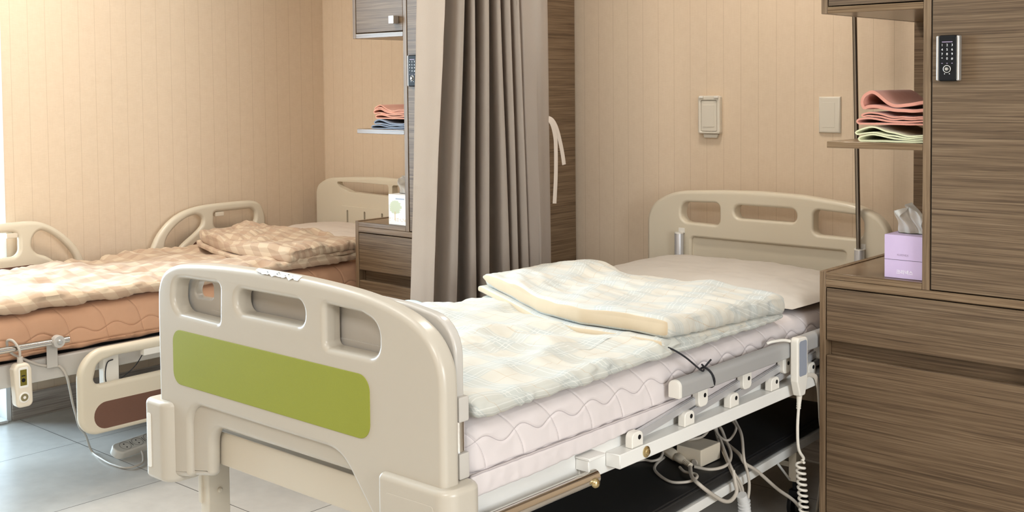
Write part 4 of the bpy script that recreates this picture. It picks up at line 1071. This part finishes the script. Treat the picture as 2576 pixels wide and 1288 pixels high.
obj('dial', add_lathe(bmesh.new(), [(.0115, 0), (.0115, .0006)], (-3.3632, 1.561, .366), (1, 0, 0), 24), M['dial'], hs)
obj('dial_button', add_lathe(bmesh.new(), [(.0045, 0), (.0045, .001)], (-3.3627, 1.561, .366), (1, 0, 0), 18), M['white_plastic'], hs)
bm = tube([(-3.384, 1.560, .466), (-3.384, 1.560, .486)], [.0095, .0080], 14)
add_tube(bm, smooth_path([(-3.384, 1.560, .484), (-3.3815, 1.557, .510), (-3.396, 1.545, .536), (-3.413, 1.535, .532), (-3.420, 1.55, .495), (-3.4303, 1.60, .462), (-3.4303, 1.64, .440), (-3.4303, 1.68, .428), (-3.4303, 1.708, .420), (-3.4308, 1.728, .388), (-3.465, 1.754, .339), (-3.50, 1.78, .283), (-3.55, 1.815, .227), (-3.63, 1.869, .153), (-3.74, 1.947, .085), (-3.79, 1.995, .0065), (-3.68, 1.975, .006), (-3.60, 1.970, .006), (-3.53, 1.985, .006), (-3.535, 2.040, .006), (-3.585, 2.075, .010), (-3.610, 2.085, .022)], 8), .0039, 8)
obj('handset_cord', bm, M['cord'], t, angle=70)
tag(obj('rail_cord', tube(smooth_path([(-3.398, 1.975, .418), (-3.398, 1.945, .382), (-3.398, 1.90, .355), (-3.4005, 1.866, .338), (-3.400, 1.846, .345), (-3.3995, 1.842, .38), (-3.3995, 1.85, .412), (-3.400, 1.87, .418)], 6), .0018, 6), M['string'], loc=(-3.398, 1.9, .3)), 'thin black cord strung behind the lowered cream rail', 'cord')
# power strip on the floor
PC = Vector((-3.690, 2.155, .0)); PR = Matrix.Translation(PC) @ Matrix.Rotation(radians(12), 4, 'Z') @ Matrix.Translation((0, 0, .0235)) @ Matrix.Rotation(radians(24), 4, 'Y')
def ptf(bm):
    for v in bm.verts: v.co = PR @ v.co
    return bm
t = thing('power_strip', PC, 'white multi socket power strip lying on the tiles near the left bed', 'power strip')
bm = bmesh.new(); add_plate(bm, rpoly([(-.029, -.155, .026), (.029, -.155, .026), (.029, .155, .026), (-.029, .155, .026)]), [], .021, -.020, 0, lambda u, v, d: Vector((u, v, d)), 1) if False else add_plate(bm, rpoly([(-.029, -.155, .024), (.029, -.155, .024), (.029, .155, .024), (-.029, .155, .024)]), [], -.011, .021, .006, lambda u, v, d: Vector((u, v, d)), 4)
zmin = min((PR @ v.co).z for v in bm.verts); PR = Matrix.Translation((0, 0, .001 - zmin)) @ PR
ps = obj('strip_body', ptf(bm), M['white_plastic'], t, wn=True)
for i in range(5):
    y = -.108 + .054 * i
    bm = bmesh.new(); add_lathe(bm, [(.0225, 0), (.0225, .0012), (.0200, .0012), (.0185, .0004)], (0, y, .0205), (0, 0, 1), 24)
    for s in (-1, 1): add_lathe(bm, [(.0030, 0), (.0030, .0003)], (s * .009, y, .0209), (0, 0, 1), 10, 1)
    if i < 4: add_box(bm, -.012, .012, y + .0262, y + .0278, .0206, .0218, mi=1)
    obj('socket', ptf(bm), [M['abs_grey'], M['black']], ps, wn=True)
# pale blue cloth poking up behind the near bed
bm = rgrid(-.05, .05, -.04, .04, 0, .012, .005, 12, 10, 3, lambda p, n: .006 * nz(p.x * 30, p.y * 30, 2.))
for v in bm.verts: v.co += Vector((-2.425, 2.262, .6475))
tag(obj('folded_tissue', bm, M['lightblue'], loc=(-2.425, 2.262, .6475), angle=70), 'pale blue cloth scrap by the bottom edge of the taupe curtain', 'cloth')

# ------------------------------------------------------------------ light
def area(name, loc, size, power, col, target=None, shape='DISK', sy=None):
    L = bpy.data.lights.new(name, 'AREA'); L.shape = shape; L.size = size; L.energy = power; L.color = col
    if sy: L.size_y = sy
    o = bpy.data.objects.new(name, L); COL.objects.link(o); o.location = loc
    d = (Vector(target) if target else Vector(loc) - Vector((0, 0, 1))) - Vector(loc)
    o.rotation_euler = d.to_track_quat('-Z', 'Y').to_euler(); return o
WARM = (1., .90, .78); NEUT = (1., .965, .92)
area('side_light', (XR + .18, .95, 1.45), 1.6, 92, (1., .97, .94), (-2.0, 1.9, 1.1), 'RECTANGLE', 1.6)  # light from the right, with the added, unseen window as its source
area('ceiling_lamp', (-2.15, 1.15, CH - .012), .9, 7, NEUT, None, 'RECTANGLE', .6)
area('ceiling_lamp', (-3.55, 1.75, CH - .012), .5, 22, WARM)
area('ceiling_lamp', (-1.9, 2.9, CH - .012), .20, 10, WARM)
area('ceiling_lamp', (-.3, -.6, CH - .012), .9, 46, NEUT, None, 'RECTANGLE', .9)
area('side_light', (XL - .70, 1.40, 1.30), 1.7, 260, (.70, .87, 1.), (0, 1.5, .6), 'RECTANGLE', 2.3)
w = bpy.data.worlds.new('daylight'); SC.world = w; w.use_nodes = True
bg = w.node_tree.nodes['Background']; bg.inputs[0].default_value = (.75, .90, 1., 1); bg.inputs[1].default_value = 2.5

# ------------------------------------------------------------------ camera
F, CY = 2882.59, 343.1
yaw, pit, rol = -.728348128, -.0435896083, .00952854892
f = Vector((sin(yaw) * cos(pit), cos(yaw) * cos(pit), sin(pit))); r0 = Vector((cos(yaw), -sin(yaw), 0)); d0 = f.cross(r0)
R = r0 * cos(rol) + d0 * sin(rol); D = -r0 * sin(rol) + d0 * cos(rol)
cd = bpy.data.cameras.new('camera'); co = bpy.data.objects.new('camera', cd); COL.objects.link(co)
co.matrix_world = Matrix(((R.x, -D.x, -f.x, 0), (R.y, -D.y, -f.y, 0), (R.z, -D.z, -f.z, 1.285), (0, 0, 0, 1)))
cd.sensor_fit = 'HORIZONTAL'; cd.sensor_width = 36; cd.lens = F / 2576 * 36; cd.shift_y = -(644 - CY) / 2576; cd.clip_start = .02
SC.camera = co
vs = SC.view_settings; vs.view_transform = 'Standard'; vs.look = 'None'; vs.exposure = .25; vs.gamma = 1.; vs.use_curve_mapping = False
SC.cycles.use_denoising = True
SC.cycles.max_bounces = 8; SC.cycles.diffuse_bounces = 5; SC.cycles.glossy_bounces = 4; SC.cycles.transparent_max_bounces = 8; SC.cycles.caustics_reflective = False; SC.cycles.caustics_refractive = False
SC.cycles.sample_clamp_indirect = 6.
